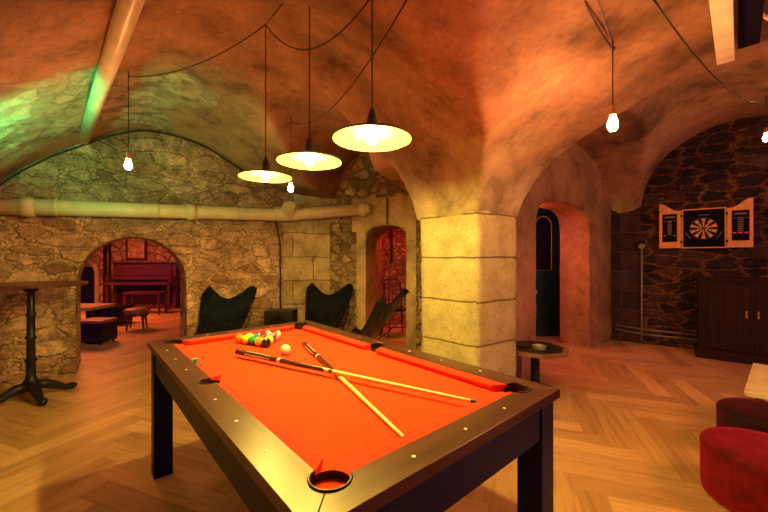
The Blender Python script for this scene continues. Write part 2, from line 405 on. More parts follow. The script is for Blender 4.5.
# left stone wall with the arched opening to the piano room
W1a, W1b = (-4.35, 3.2275), (-1.53, 5.3425)
s0, s1 = (-3.43 + 4.35) * 1.25, (-2.56 + 4.35) * 1.25
wall('wall_left', W1a, W1b, 0.62, 3.4, [(s0, s1, 1.0, arch_fn(s0, s1, 1.0, 1.56))], [M['w1'], M['w1']],
     'rough ochre rubble stone wall with a low round arch into the piano room', 0.03)
# pilaster of large blocks in the far corner
wall('wall_corner', W1b, (-0.843, 5.50), 0.45, 3.4, [], [M['pil']], 'corner pier of large pale stone blocks', 0.008)
# door wall
W2a, W2b = Vector((-0.843, 5.50)), Vector((0.80, 4.925))
d2 = (W2b - W2a).normalized()
o0, o1 = 0.60, 1.235
def w2mat(s, z):
    if z < 1.9 and (0.43 < s < 0.60 or 1.235 < s < 1.36): return 2
    if 1.72 < z < 2.22 and 0.40 < s < 1.36: return 2
    return 0
wall('wall_back', tuple(W2a), tuple(W2b), 0.72, 3.4, [(o0, o1, 1.55, arch_fn(o0, o1, 1.55, 1.79, 2.6))], [M['w2'], M['pl3'], M['frame_pl']],
     'small rubble stone wall with a narrow round-cornered doorway', 0.014, matfn=w2mat)
wall('wall_behind_column', (0.80, 4.925), (1.2, 3.70), 0.3, 3.4, [], [M['pl3']], 'plaster wall behind the column', 0.0)
# plaster wall with wide doorway
W3a, W3b = Vector((1.2, 3.674)), Vector((3.62, 5.61))
L3 = (W3b - W3a).length; k3 = L3 / (3.62 - 1.2)
a3, b3 = (1.79 - 1.2) * k3, (2.97 - 1.2) * k3
wall('wall_doorway', tuple(W3a), tuple(W3b), 0.42, 3.4, [(a3, b3, 1.62, arch_fn(a3, b3, 1.60, 2.03, 3.6))], [M['pl3'], M['pl3']],
     'smooth brown plaster wall with a wide round-topped doorway', 0.012)
# dart board wall
d4 = Vector((1, -0.8)).normalized()
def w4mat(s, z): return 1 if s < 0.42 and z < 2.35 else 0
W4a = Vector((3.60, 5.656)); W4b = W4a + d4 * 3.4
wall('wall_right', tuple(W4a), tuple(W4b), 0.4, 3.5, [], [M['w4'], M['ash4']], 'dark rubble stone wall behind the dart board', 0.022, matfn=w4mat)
# far left end wall (outside the frame)
wl0 = uv(-0.92, -2.6); wl1 = uv(-0.92, 5.22)
wall('wall_far_left', (wl0.x, wl0.y), (wl1.x, wl1.y), 0.3, 3.4, [], [M['w1']], 'rubble side wall at the left edge', 0.02, 0.15)
# piano room
wall('wall_piano_room_back', (-9.4, 9.45), (-2.7, 9.45), 0.3, 2.5, [], [M['pr']], 'pale coursed stone back wall of the piano room', 0.01, 0.1)
wall('wall_piano_room_left', (-9.2, 5.0), (-9.2, 9.5), 0.3, 2.5, [], [M['pr']], 'side wall of the piano room', 0.01, 0.15)
wall('wall_piano_room_right', (-2.9, 9.5), (-2.9, 5.5), 0.3, 2.5, [], [M['pr']], 'right side wall of the piano room', 0.01, 0.15)
struct(obj('ceiling_piano_room', bx((-6.1, 7.3, 2.45), (6.6, 5.2, 0.08)), M['pl3']), 'plain ceiling of the piano room', 'ceiling')
# red side room
wall('wall_side_room_back', (-1.0, 7.3), (1.9, 7.3), 0.2, 2.4, [], [M['red']], 'red lit rubble back wall of the side room', 0.01, 0.1)
wall('wall_side_room_right', (1.7, 7.4), (1.7, 5.0), 0.2, 2.4, [], [M['red']], 'right wall of the side room', 0.0, 0.2)
wall('wall_side_room_left', (-0.75, 6.1), (-0.75, 7.4), 0.2, 2.4, [], [M['red']], 'left wall of the side room', 0.0, 0.2)
struct(obj('ceiling_side_room', bx((0.5, 6.45, 2.35), (2.9, 2.0, 0.06)), M['pl3']), 'plain ceiling of the side room', 'ceiling')
# passage behind the wide doorway
wall('wall_passage', (1.9, 5.95), (3.5, 6.1), 0.2, 2.5, [], [M['pl3']], 'plaster wall at the end of the passage', 0.0, 0.2)
struct(obj('ceiling_passage', bx((1.72, 5.42, 2.42), (1.9, 1.05, 0.05), 0.675), M['pl3']), 'ceiling of the short passage', 'ceiling')

# ================================================================= vaulted ceiling
def interp(tb, x):
    if x <= tb[0][0]: return tb[0][1]
    if x >= tb[-1][0]: return tb[-1][1]
    for i in range(len(tb) - 1):
        (x0, y0), (x1, y1) = tb[i], tb[i + 1]
        if x <= x1:
            # catmull-rom
            ym = tb[i - 1] if i else (2 * x0 - x1, 2 * y0 - y1); yp = tb[i + 2] if i + 2 < len(tb) else (2 * x1 - x0, 2 * y1 - y0)
            m0 = (y1 - ym[1]) / (x1 - ym[0]); m1 = (yp[1] - y0) / (yp[0] - x0); h = x1 - x0; t = (x - x0) / h
            return (2*t**3-3*t*t+1)*y0 + (t**3-2*t*t+t)*h*m0 + (-2*t**3+3*t*t)*y1 + (t**3-t*t)*h*m1
def ss(a, b, x):
    t = max(0, min(1, (x - a) / (b - a))); return t * t * (3 - 2 * t)
def ell(x, half, spring, rise): 
    q = 1 - (x / half) ** 2
    return spring + rise * math.sqrt(q) if q > 0 else spring - 0.6 * (abs(x) - half) 
TA = [(-1.0, 1.2), (-0.9, 1.55), (-0.6, 2.05), (-0.25, 2.39), (0.03, 2.58), (0.35, 2.78), (0.68, 2.89), (1.23, 2.83), (1.74, 2.58), (2.1, 2.42), (2.36, 2.3), (3.9, 2.15)]
def smax(a, b, k=0.03):
    h = max(0, min(1, 0.5 + 0.5 * (a - b) / k)); return b + (a - b) * h + k * h * (1 - h)
def zA(u, v):
    a = 2.491 - 0.067 * (min(v, 2.4) - 1.674) - u
    far = interp(TA, u)                                  # at the left stone wall
    near_c = ell(min(0.0, -(1.64 - a)) if a < 1.64 else 0, 1.64, 1.66, 1.24) if a > 0 else 1.66
    if u < 0.85: near_c = interp(TA, u)
    w = ss(2.7, 4.4, v)
    z1 = near_c * (1 - w) + far * w
    low = interp([(0, 1.70), (0.05, 1.80), (0.2, 1.95), (0.51, 2.15), (0.97, 2.31), (1.5, 2.45), (1.9, 2.58), (2.4, 2.72), (2.9, 2.6), (3.2, 2.3), (3.4, 1.7)], a) if a > 0 else 1.70
    wl = 1 - ss(1.1, 2.35, v)
    wl *= 1 - ss(2.0, 2.6, a)
    return z1 * (1 - wl) + low * wl
def zL(u, v):
    z = zA(u, v)
    b = 1.674 - 0.0966 * (u - 2.491) - v if u > 2.2 else 1.674 - v
    if b > 0: z = smax(z, interp([(0, 1.72), (0.03, 1.79), (0.075, 1.87), (0.2, 2.03), (0.34, 2.15), (0.65, 2.32), (1.21, 2.53), (1.8, 2.59), (2.6, 2.52), (4.0, 2.3)], b), 0.02)
    if v > 2.27 and u > 2.0:
        z = smax(z, min(2.2, 1.5 + (v - 2.27) * 3.2), 0.05)
    if v > 2.3:
        p = uv(u, v); w = (Vector((p.x, p.y)) - W2a).dot(d2) - 0.715
        n2 = Vector((-d2.y, d2.x)); q = (Vector((p.x, p.y)) - W2a).dot(n2)
        if q > -2.2: z = smax(z, ell(w, 0.62, 2.12, 0.80) if abs(w) < 0.62 else 0, 0.02)
    return z
def zR(u, v):
    C = ell(v - 0.35, 1.10, 2.1, 1.07) if abs(v - 0.35) < 1.10 else 2.1 - 0.5 * (abs(v - 0.35) - 1.1)
    if v < 0.35 - 0.6: C = max(C, 2.8)
    D = ell(u - 4.73, 1.75, 1.9, 1.0) if abs(u - 4.73) < 1.75 else 1.9 - 0.5 * (abs(u - 4.73) - 1.75)
    z = smax(C, D, 0.03)
    return z
def heightfield(name, fn, u0, u1, v0, v1, st, label, skip=None, amp=0.012):
    bm = bmesh.new(); lay = bm.verts.layers.float.new('bare'); lay2 = bm.verts.layers.float.new('pale')
    nu, nv = int((u1 - u0) / st), int((v1 - v0) / st); g = {}
    for i in range(nu + 1):
        for j in range(nv + 1):
            u, v = u0 + (u1 - u0) * i / nu, v0 + (v1 - v0) * j / nv
            if skip and skip(u, v): continue
            z = fn(u, v); p = uv(u, v, z)
            z += nzd(p, amp, 1.4)
            # stripped patch of bare stone above the left wall
            k = nzd(p, 1.0, 1.6)
            m = min((v - 2.95 - 0.95 * max(0, u) + 0.1 * min(0, u)) * 2.0, (0.95 - u) * 2.2, (4.95 + 0.25 * u - v) * 3) + 0.8 * k
            m = max(0, min(1, m * 3)) if name == 'ceiling' else 0
            z += m * (0.02 + nzd(p, 0.035, 4.0) + abs(nzd(p, 0.03, 11.0)))
            vt = bm.verts.new((p.x, p.y, z)); vt[lay] = m; vt[lay2] = (1 - ss(1.85, 2.3, z + 0.25 * k)) * (1 if (u > 2.1 and v < 2.6) else 0); g[i, j] = vt
    for i in range(nu):
        for j in range(nv):
            q = [g.get((i, j)), g.get((i, j + 1)), g.get((i + 1, j + 1)), g.get((i + 1, j))]
            if None in q: continue
            f = bm.faces.new(q); f.smooth = True
    o = obj(name, bm, M['ceil'])
    return struct(o, label, 'ceiling')
heightfield('ceiling', zL, -1.0, 3.05, -2.4, 6.2, 0.03, 'cracked plaster groin vault over the pool table',
            lambda u, v: (v > 5.05 + 0.35 * max(0, 0) and u > 2.75 and v > 5.3) or (v > 1.70 and v < 2.25 and u > 2.56) or (u > 2.5 and v > 4.9))
heightfield('ceiling_niche', zL, 3.05, 4.1, 2.35, 4.9, 0.04, 'plaster vault in front of the narrow doorway')
heightfield('ceiling_right', zR, 3.03, 7.3, -2.4, 2.35, 0.04, 'plaster groin vault in front of the dart board wall')
# fascia closing the step between the two vaults
bm = bmesh.new(); prev = None
for k in range(90):
    v = 1.66 - 4.0 * k / 89; z = zL(3.05, v) ; p0 = uv(3.05, v, z + nzd(uv(3.05, v, z), 0.012, 1.4)); p1 = uv(3.05, v, max(3.3, z))
    c = (bm.verts.new(p0), bm.verts.new(p1))
    if prev: bm.faces.new((prev[0], c[0], c[1], prev[1]))
    prev = c
struct(obj('trim_1', bm, M['pl3']), 'plaster face over the arch between the two vaults', 'wall')

# ---------------------------------------------------------------- column
def column():
    c, l, r = Vector((0.774, 2.9)), Vector((0.34, 3.335)), Vector((1.23, 3.23)); o4 = l + r - c
    bm = bmesh.new(); ul = bm.loops.layers.uv.new('UVMap')
    loop = []; cs = [l, c, r, o4]; acc = 0
    for a, b in zip(cs, cs[1:] + cs[:1]):
        n = 12; Ls = (b - a).length
        for k in range(n):
            t = k / n; loop.append((a.lerp(b, t), acc + Ls * t))
        acc += Ls
    cen = (l + r) / 2; H = 3.3; nz_ = 66; rings = []
    for j in range(nz_ + 1):
        z = H * j / nz_; ring = []
        for (p, s) in loop:
            q = Vector((p.x, p.y, z)); dirc = Vector((p.x - cen.x, p.y - cen.y, 0)).normalized()
            dd = nzd(q, 0.010, 2.5)
            # worn joints
            zz = (z - 0.19) % 0.373; e = min(zz, 0.373 - zz); dd -= 0.012 * max(0, 1 - e / 0.035)
            corner = min((p - x).length for x in cs); dd -= 0.012 * max(0, 1 - corner / 0.04)
            dd -= 0.022 * ss(1.66, 1.80, z)
            ring.append((bm.verts.new(q + dirc * dd), s, z))
        rings.append(ring)
    n = len(loop)
    for A, B in zip(rings, rings[1:]):
        for k in range(n):
            k2 = (k + 1) % n; quad = [A[k], A[k2], B[k2], B[k]]
            f = bm.faces.new([x[0] for x in quad]); f.smooth = True
            for lp, x in zip(f.loops, quad): lp[ul].uv = ((acc if (k2 == 0 and x in (A[k2], B[k2])) else x[1]) + (0.6 if x[1] > 0.6 else 0), x[2])
            f.material_index = 0
    o = obj('column', bm, M['col'])
    tag(o, 'square pale limestone column in large blocks, lit yellow on its left face', 'column', kind='structure')
column()

# ================================================================= object materials
M['navy'] = plain('blue_black_lacquer', (0.006, 0.012, 0.055), 0.45, spec=0.2, nz=0.1)
M['rail'] = wood('dark_walnut_rail', (0.028, 0.010, 0.012), (0.09, 0.032, 0.030), 0.33, 'x', coord='Object', spec=0.35)
M['rail_y'] = wood('dark_walnut_rail_long', (0.028, 0.010, 0.012), (0.09, 0.032, 0.030), 0.33, 'y', coord='Object', spec=0.35)
def cloth(name, c):
    t = NT(name, 0.85, 0, 0.15); co = t.coord(); f = t.noise(co, 260, 3); g = t.noise(co, 3, 3)
    k = t.ramp(f, [(0.3, tuple(x * 0.88 for x in c)), (0.7, c)]); k = t.mix(0.3, k, t.ramp(g, [(0.3, (0.85,) * 3), (0.7, (1.08,) * 3)]), 'MULTIPLY')
    t.col(k); t.b.inputs['Sheen Weight'].default_value = 0.2; t.b.inputs['Sheen Tint'].default_value = (1, 0.4, 0.2, 1); t.bump(f, 0.08, 0.001); return t.m
M['cloth'] = cloth('orange_red_baize', (0.74, 0.050, 0.012)); M['cush'] = cloth('orange_red_cushion_cloth', (0.78, 0.040, 0.016))
M['black'] = plain('black_plastic', (0.012, 0.011, 0.016), 0.4); M['pearl'] = plain('pearl_dot', (0.85, 0.82, 0.7), 0.3)
M['iron'] = plain('black_cast_iron', (0.012, 0.013, 0.018), 0.45, 0.3, bump=0.1, scale=40)
M['leather'] = plain('black_leather', (0.005, 0.006, 0.020), 0.17, spec=0.35, bump=0.15, scale=7)
M['rod'] = plain('black_steel_rod', (0.02, 0.02, 0.022), 0.35, 0.6)
M['pipe'] = plain('cream_painted_pipe', (0.66, 0.58, 0.38), 0.42, nz=0.05, scale=6)
M['pipe_w'] = plain('white_painted_pipe', (0.78, 0.74, 0.60), 0.4, nz=0.08, scale=9)
M['cable'] = plain('black_cable', (0.012, 0.008, 0.010), 0.5)
M['grey'] = plain('grey_conduit', (0.22, 0.19, 0.17), 0.5)
M['enamel'] = plain('cream_enamel', (0.62, 0.50, 0.06), 0.4, nz=0.02)
M['shade_out'] = plain('dark_enamel', (0.05, 0.06, 0.045), 0.35)
M['dk'] = wood('dark_oak', (0.010, 0.004, 0.009), (0.04, 0.012, 0.022), 0.5, 'z', spec=0.15)
M['dkx'] = wood('dark_oak_cross', (0.010, 0.004, 0.009), (0.04, 0.012, 0.022), 0.5, 'x', spec=0.15)
M['mahog'] = wood('mahogany', (0.05, 0.012, 0.014), (0.12, 0.03, 0.028), 0.3, 'x')
M['brass'] = plain('brass', (0.75, 0.5, 0.2), 0.3, 0.9)
M['pine'] = plain('pine_board', (0.70, 0.33, 0.13), 0.5, nz=0.08, scale=18)
M['boardblk'] = plain('black_board', (0.003, 0.003, 0.02), 0.8, spec=0.15)
M['cream'] = plain('cream_paint', (0.75, 0.62, 0.42), 0.5)
M['redled'] = plain('red_marker', (0.85, 0.02, 0.025), 0.4)
M['greyprint'] = plain('grey_print', (0.20, 0.17, 0.16), 0.6)
def velvet(name, c, sh):
    t = NT(name, 0.8, 0, 0.2); co = t.coord(); f = t.noise(co, 7, 5, 0.65)
    t.col(t.ramp(f, [(0.35, tuple(x * 0.35 for x in c)), (0.65, c)])); t.b.inputs['Sheen Weight'].default_value = 0.8
    t.b.inputs['Sheen Roughness'].default_value = 0.4; t.b.inputs['Sheen Tint'].default_value = (*sh, 1); t.bump(f, 0.4, 0.02); return t.m
M['vred'] = velvet('red_velvet', (0.19, 0.002, 0.012), (0.9, 0.03, 0.15)); M['vdark'] = velvet('dark_velvet', (0.03, 0.005, 0.02), (0.4, 0.05, 0.15))
BULB = {}
def bulb_mat(e, c, area):
    k = (e, c)
    if k not in BULB: BULB[k] = emit('glowing_bulb', c, e / (area * PI))
    return BULB[k]

# ================================================================= pool table
TC = Vector((-0.38, 1.758, 0)); TRZ = math.atan2(U.y, U.x)
HX, HY, ZT = 0.545, 0.995, 0.80
def boolean_cut(target, cutters):
    for c in cutters:
        m = target.modifiers.new('b', 'BOOLEAN'); m.operation = 'DIFFERENCE'; m.object = c; m.solver = 'EXACT'
    bpy.context.view_layer.update()
    dg = bpy.context.evaluated_depsgraph_get()
    me = bpy.data.meshes.new_from_object(target.evaluated_get(dg))
    target.modifiers.clear(); old = target.data; target.data = me; me.name = old.name
    for c in cutters: bpy.data.objects.remove(c)
def pool_table():
    t = thing('pool_table', 'dark wood pool table with an orange-red cloth and square blue-black legs', 'pool table', TC, TRZ)
    IX, IY = HX - 0.105, HY - 0.105          # wood / cushion border
    CX, CY = IX - 0.05, IY - 0.05            # cushion nose
    pockets = [(sx * 0.428, sy * 0.878, 0.050) for sx in (-1, 1) for sy in (-1, 1)] + [(sx * 0.455, 0, 0.042) for sx in (-1, 1)]
    # four rail boards, mitred
    zb = ZT - 0.034
    rails = []
    for k, (pts, mt) in enumerate([
        ([(-HX, -HY), (HX, -HY), (IX, -IY), (-IX, -IY)], M['rail']), ([(HX, HY), (-HX, HY), (-IX, IY), (IX, IY)], M['rail']),
        ([(-HX, HY), (-HX, -HY), (-IX, -IY), (-IX, IY)], M['rail_y']), ([(HX, -HY), (HX, HY), (IX, IY), (IX, -IY)], M['rail_y'])]):
        bm = nb(); prism(bm, pts, zb, ZT); bmesh.ops.recalc_face_normals(bm, faces=bm.faces[:])
        r = obj('rail', bm, mt, t); rails.append(r)
    for r in rails:
        cs = []
        for (px, py, pr) in pockets:
            c = obj('cut', cyl(nb(), (px, py, 0.5), (px, py, 0.95), pr, n=40), M['black']); c.parent = t; cs.append(c)
        boolean_cut(r, cs)
        md = r.modifiers.new('bv', 'BEVEL'); md.width = 0.0025; md.segments = 2; md.limit_method = 'ANGLE'
    # cloth bed
    bm = nb(); box(bm, (0, 0, ZT - 0.045), (2 * IX + 0.03, 2 * IY + 0.03, 0.026)); bed = obj('cloth_bed', bm, M['cloth'], t)
    cs = []
    for (px, py, pr) in pockets:
        sx = 1.0
        corner = abs(py) > 0.1; ox = px + math.copysign(0.030 if corner else 0.022, px); oy = py + (math.copysign(0.030, py) if corner else 0); rr = 0.049 if corner else 0.040
        c = obj('cut', cyl(nb(), (ox, oy, 0.5), (ox, oy, 0.95), rr, n=40), M['black']); c.parent = t; cs.append(c)
    boolean_cut(bed, cs)
    # cushions: six, wedge section, ends cut back towards the pockets
    def cushion(p0, p1, nrm, a0, a1):
        p0, p1, nrm = Vector(p0), Vector(p1), Vector(nrm); d = (p1 - p0).normalized()
        W = 0.05; z0, z1 = ZT - 0.034, ZT - 0.002
        sec = [(0, z0), (0, z1), (W * 0.9, z1 - 0.002), (W, z1 - 0.010), (W * 0.72, z0)]
        bm = nb(); A = []; B = []
        for (q, z) in sec:
            A.append(bm.verts.new((p0 + nrm * q + d * q * a0).to_3d() + Vector((0, 0, z)))); B.append(bm.verts.new((p1 + nrm * q - d * q * a1).to_3d() + Vector((0, 0, z))))
        m = len(sec); bm.faces.new(A[::-1]); bm.faces.new(B)
        for k in range(m): bm.faces.new((A[k], A[(k + 1) % m], B[(k + 1) % m], B[k]))
        bmesh.ops.recalc_face_normals(bm, faces=bm.faces[:])
        o = obj('cushion', bm, M['cush'], t); md = o.modifiers.new('bv', 'BEVEL'); md.width = 0.003; md.segments = 2
    g = 0.060
    for sx in (-1, 1):
        cushion((sx * IX, -IY + g), (sx * IX, -0.043), (-sx, 0), 0.85, 0.35)
        cushion((sx * IX, 0.043), (sx * IX, IY - g), (-sx, 0), 0.35, 0.85)
    for sy in (-1, 1): cushion((-IX + g, sy * IY), (IX - g, sy * IY), (0, -sy), 0.85, 0.85)
    # pockets
    for (px, py, pr) in pockets:
        corner = abs(py) > 0.1
        ang0 = math.atan2(py, px) if corner else (0 if px > 0 else PI)
        if corner: ang0 = math.atan2(math.copysign(1, py), math.copysign(1, px))
        span = math.radians(104 if corner else 76)
        bm = nb(); pts = [(px + (pr - 0.001) * math.cos(ang0 + span * (k / 14 - 1)), py + (pr - 0.001) * math.sin(ang0 + span * (k / 14 - 1)), ZT + 0.001) for k in range(29)]
        tube(bm, pts, 0.0038, 8)
        p = obj('pocket', bm, M['black'], t, True)
        bm = nb(); lathe(bm, [(pr * 0.985, -0.002), (pr * 0.96, -0.05), (pr * 0.85, -0.11), (pr * 0.4, -0.13), (0, -0.132)], (px, py, ZT - 0.01), 28)
        if not corner or True:
            obj('pocket_cup', bm, M['black'], p, True)
    # sights
    def sight(x, y):
        obj('sight', cyl(nb(), (x, y, ZT - 0.001), (x, y, ZT + 0.0012), 0.0055, n=12), M['pearl'], t)
    for sx in (-1, 1):
        for k in (1, 2, 3): 
            for sy in (-1, 1): sight(sx * (HX - 0.05), sy * (IY * k / 4))
    for sy in (-1, 1):
        for k in (-1, 0, 1): sight(k * IX / 2, sy * (HY - 0.05))
    # aprons and legs
    ai = 0.024; lg = 0.098
    zb2 = ZT - 0.034
    for sy in (-1, 1): obj('apron', bx((0, sy * (HY - ai - 0.012), (zb2 + 0.63) / 2), (2 * (HX - ai) - 2 * lg, 0.024, zb2 - 0.63)), M['navy'], t)
    for sx in (-1, 1): obj('apron', bx((sx * (HX - ai - 0.012), 0, (zb2 + 0.63) / 2), (0.024, 2 * (HY - ai) - 2 * lg, zb2 - 0.63)), M['navy'], t)
    for sx in (-1, 1):
        for sy in (-1, 1):
            obj('leg', bx((sx * (HX - ai + 0.006 - lg / 2), sy * (HY - ai + 0.006 - lg / 2), zb2 / 2), (lg, lg, zb2), bev=0.003), M['navy'], t)
    obj('underside', bx((0, 0, 0.70), (2 * HX - 0.1, 2 * HY - 0.1, 0.03)), M['navy'], t)
    # chalk marks label plate omitted; the small mark on the left cushion is the chalk below
    return t
pool_table()
ZC = ZT - 0.032                              # cloth surface
# balls
def ball_mat(name, c, stripe=False, spot=True):
    t = NT(name, 0.12, 0, 0.6); co = t.coord('Object'); sp = t.n('ShaderNodeSeparateXYZ'); t.l(co, sp.inputs[0])
    if stripe:
        a = t.math('ABSOLUTE', sp.outputs[2]); f = t.math('LESS_THAN', a, 0.0155); k = t.mix(f, (0.8, 0.74, 0.6, 1), (*c, 1))
    else: k = t.mix(0.0, (*c, 1), (*c, 1))
    if spot:
        f2 = t.math('GREATER_THAN', sp.outputs[0], 0.0262); k = t.mix(f2, k, (0.8, 0.74, 0.6, 1))
    t.col(k); return t.m
BR = 0.0285
BC = [('orange', (0.9, 0.25, 0.02)), ('yellow', (0.9, 0.62, 0.03)), ('green', (0.02, 0.22, 0.08)), ('orange-and-white striped', (0.9, 0.3, 0.02)), ('black', (0.01, 0.01, 0.02)),
      ('yellow-and-white striped', (0.9, 0.62, 0.03)), ('dark green-and-white striped', (0.02, 0.2, 0.07)), ('maroon', (0.2, 0.01, 0.02)), ('yellow-white', (0.9, 0.7, 0.1)),
      ('blue', (0.01, 0.03, 0.3)), ('red', (0.6, 0.01, 0.01)), ('purple', (0.1, 0.01, 0.2)), ('blue-and-white striped', (0.01, 0.03, 0.3)), ('red-and-white striped', (0.6, 0.01, 0.01)), ('maroon-and-white striped', (0.2, 0.01, 0.02))]
A0 = Vector((-0.915, 2.235, 0)); dAB = Vector((0.882, -0.472, 0)); dAC = Vector((0.85, 0.528, 0))
R = random.Random(11); bi = 0
def ball(name, p, mat, label, group, rot=None):
    bm = nb(); bmesh.ops.create_uvsphere(bm, u_segments=28, v_segments=18, radius=BR)
    o = obj('pool_ball' if name is None else name, bm, mat, None, True); o.location = (p[0], p[1], ZC + BR); o.rotation_euler = rot or (R.uniform(0, 6), R.uniform(0, 6), R.uniform(0, 6))
    tag(o, label, 'pool ball', group)
rown = ['row nearest the camera', 'second row of the triangle', 'third row of the triangle', 'fourth row of the triangle']
posn = ['leftmost', 'second from left', 'third from left', 'fourth from left', 'rightmost']
for r in range(5):
    for k in range(5 - r):
        nm, c = BC[bi]; bi += 1
        p = A0 + dAB * 0.0576 * k + dAC * 0.0576 * r
        where = (posn[k] + ' in the ' + rown[r]) if r < 4 else 'at the far tip of the triangle'
        if r == 3: where = ('left' if k == 0 else 'right') + ' one of the pair behind the triangle tip'
        ball(None, p, ball_mat('ball_' + nm.replace('-', '_').replace(' ', '_'), c, 'striped' in nm), nm + ' pool ball, ' + where, 'racked pool balls on the orange cloth')
ball('cue_ball', (-0.55, 1.965), ball_mat('ball_white', (0.82, 0.76, 0.6), False, False), 'single white cue ball lying right of the racked balls', None)
# cues
M['cue_shaft'] = plain('maple_shaft', (0.80, 0.58, 0.28), 0.35, nz=0.05); M['cue_butt'] = plain('dark_cue_butt', (0.05, 0.018, 0.02), 0.25); M['cue_ring'] = plain('pale_cue_inlay', (0.75, 0.62, 0.4), 0.3)
def cue(p0, p1, z0, z1, label):
    p0, p1 = Vector((*p0, z0)), Vector((*p1, z1)); d = p1 - p0; L = d.length
    t = thing('pool_cue', label, 'pool cue', p0, 0, 'crossed cues on the pool table')
    q = d.to_track_quat('Z', 'Y'); t.rotation_euler = q.to_euler()
    def seg(nm, a, b, mt):
        ra, rb = 0.0145 - 0.0085 * a, 0.0145 - 0.0085 * b
        obj(nm, cyl(nb(), (0, 0, a * L), (0, 0, b * L), ra, rb, 16), mt, t, False)
    seg('bumper', 0, 0.018, M['black']); seg('butt', 0.018, 0.24, M['cue_butt']); seg('ring', 0.24, 0.255, M['cue_ring'])
    seg('wrap', 0.255, 0.47, M['cue_butt']); seg('joint', 0.47, 0.49, M['cue_ring']); seg('ferrule', 0.49, 0.505, M['black']); seg('shaft', 0.505, 0.985, M['cue_shaft']); seg('tip', 0.985, 1.0, M['black'])
    for k in range(4):
        a = k * PI / 2; bm = nb()
        e0, e1 = 0.06, 0.20
        x, y = math.cos(a) * 0.0105, math.sin(a) * 0.0105
        cyl(bm, (x, y, e0 * L), (x, y, e1 * L), 0.0042, 0.0028, 8); obj('inlay', bm, M['cue_ring'], t)
    for o in t.children: auto_smooth(o, 40)
cue((-0.492, 2.166), (0.075, 1.015), ZC + 0.0145, ZC + 0.0065, 'pool cue lying on the cloth under the other cue, tip towards the camera')
cue((-0.800, 1.918), (0.33, 1.258), ZC + 0.030, ZC + 0.026, 'pool cue lying across the other cue, dark butt on the left')
o = obj('chalk_cube', bx((0, 0, 0.011), (0.022, 0.022, 0.022), bev=0.002), plain('green_chalk', (0.03, 0.30, 0.18), 0.9)); o.location = (-0.915, 1.705, ZT - 0.002); o.rotation_euler = (0, 0, 0.5)
tag(o, 'small green cube of chalk on the left cushion of the pool table', 'chalk')

# ================================================================= pendant lamps over the table
def bulb_shape(r, h, c):
    prof = [(0.0, -h * 0.5), (r * 0.55, -h * 0.46), (r * 0.9, -h * 0.3), (r, -h * 0.08), (r * 0.85, h * 0.15), (r * 0.55, h * 0.36), (r * 0.45, h * 0.5), (0, h * 0.5)]
    return lathe(nb(), prof, c, 12)
def pendant(x, y, z, ztop, label):
    t = thing('pendant_lamp', label, 'lamp', (x, y, z), 0, 'disc pendant lamps over the pool table')
    R_ = 0.172
    bm = nb(); lathe(bm, [(R_, 0), (R_ * 0.985, 0.010), (R_ * 0.7, 0.026), (R_ * 0.35, 0.036), (0.022, 0.042)], (0, 0, 0), 48)
    obj('shade', bm, M['shade_out'], t, True)
    bm = nb(); lathe(bm, [(R_ - 0.002, 0.0005), (R_ * 0.975, 0.006), (R_ * 0.69, 0.021), (R_ * 0.34, 0.031), (0.018, 0.036)], (0, 0, 0), 48)
    obj('shade_lining', bm, M['enamel'], t, True)
    bm = nb(); lathe(bm, [(0, 0.018), (0.024, 0.018), (0.026, 0.05), (0.022, 0.075), (0.014, 0.10), (0.007, 0.118), (0, 0.12)], (0, 0, 0.02), 20); obj('socket', bm, M['shade_out'], t, True)
    obj('bulb', bulb_shape(0.024, 0.058, (0, 0, 0.008)), bulb_mat(POOL_E, POOL_C, 0.0085), t, True)
    obj('cord', cyl(nb(), (0, 0, 0.13), (0, 0, ztop - z), 0.0035, n=8), M['cable'], t)
pendant(-0.790, 2.35, 1.845, 2.86, 'farthest and leftmost of the three disc pendant lamps over the pool table')
pendant(-0.402, 1.90, 1.825, 2.80, 'middle of the three yellow disc pendant lamps over the pool table')
pendant(-0.052, 1.54, 1.825, 2.50, 'nearest and largest looking of the three disc pendant lamps')
def bare(x, y, zb, ztop, label, e=None):
    t = thing('hanging_bulb', label, 'light bulb', (x, y, zb), 0, 'bare bulbs hanging from the vaults')
    obj('bulb', bulb_shape(0.026, 0.085, (0, 0, 0.004)), bulb_mat(e or BARE_E, BARE_C, 0.0115), t, True)
    obj('socket', cyl(nb(), (0, 0, 0.047), (0, 0, 0.10), 0.018, 0.015, 16), M['brass'], t)
    obj('cord', cyl(nb(), (0, 0, 0.10), (0, 0, ztop - zb), 0.003, n=8), M['cable'], t)
    obj('hook', tube(nb(), [(0, 0, ztop - zb - 0.01), (0.012, 0, ztop - zb), (0, 0, ztop - zb + 0.014), (0, 0, ztop - zb + 0.04)], 0.004), M['rod'], t)
H1 = (-1.99, 2.74, 2.72); H2 = (-0.90, 3.40, 2.63); H3 = (1.235, 1.90, 2.44); H4 = (3.80, 3.50, 2.88)
bare(H1[0], H1[1], 2.03, H1[2], 'bare bulb hanging in front of the left stone arch', 20)
bare(H2[0], H2[1], 1.98, H2[2], 'small bare bulb hanging behind the pendant lamps', 9)
bare(H3[0], H3[1], 2.03, H3[2], 'bare bulb hanging from the orange vault right of the column')
bare(H4[0], H4[1], 2.50, H4[2], 'bare bulb at the right edge above the dart board wall', 16)

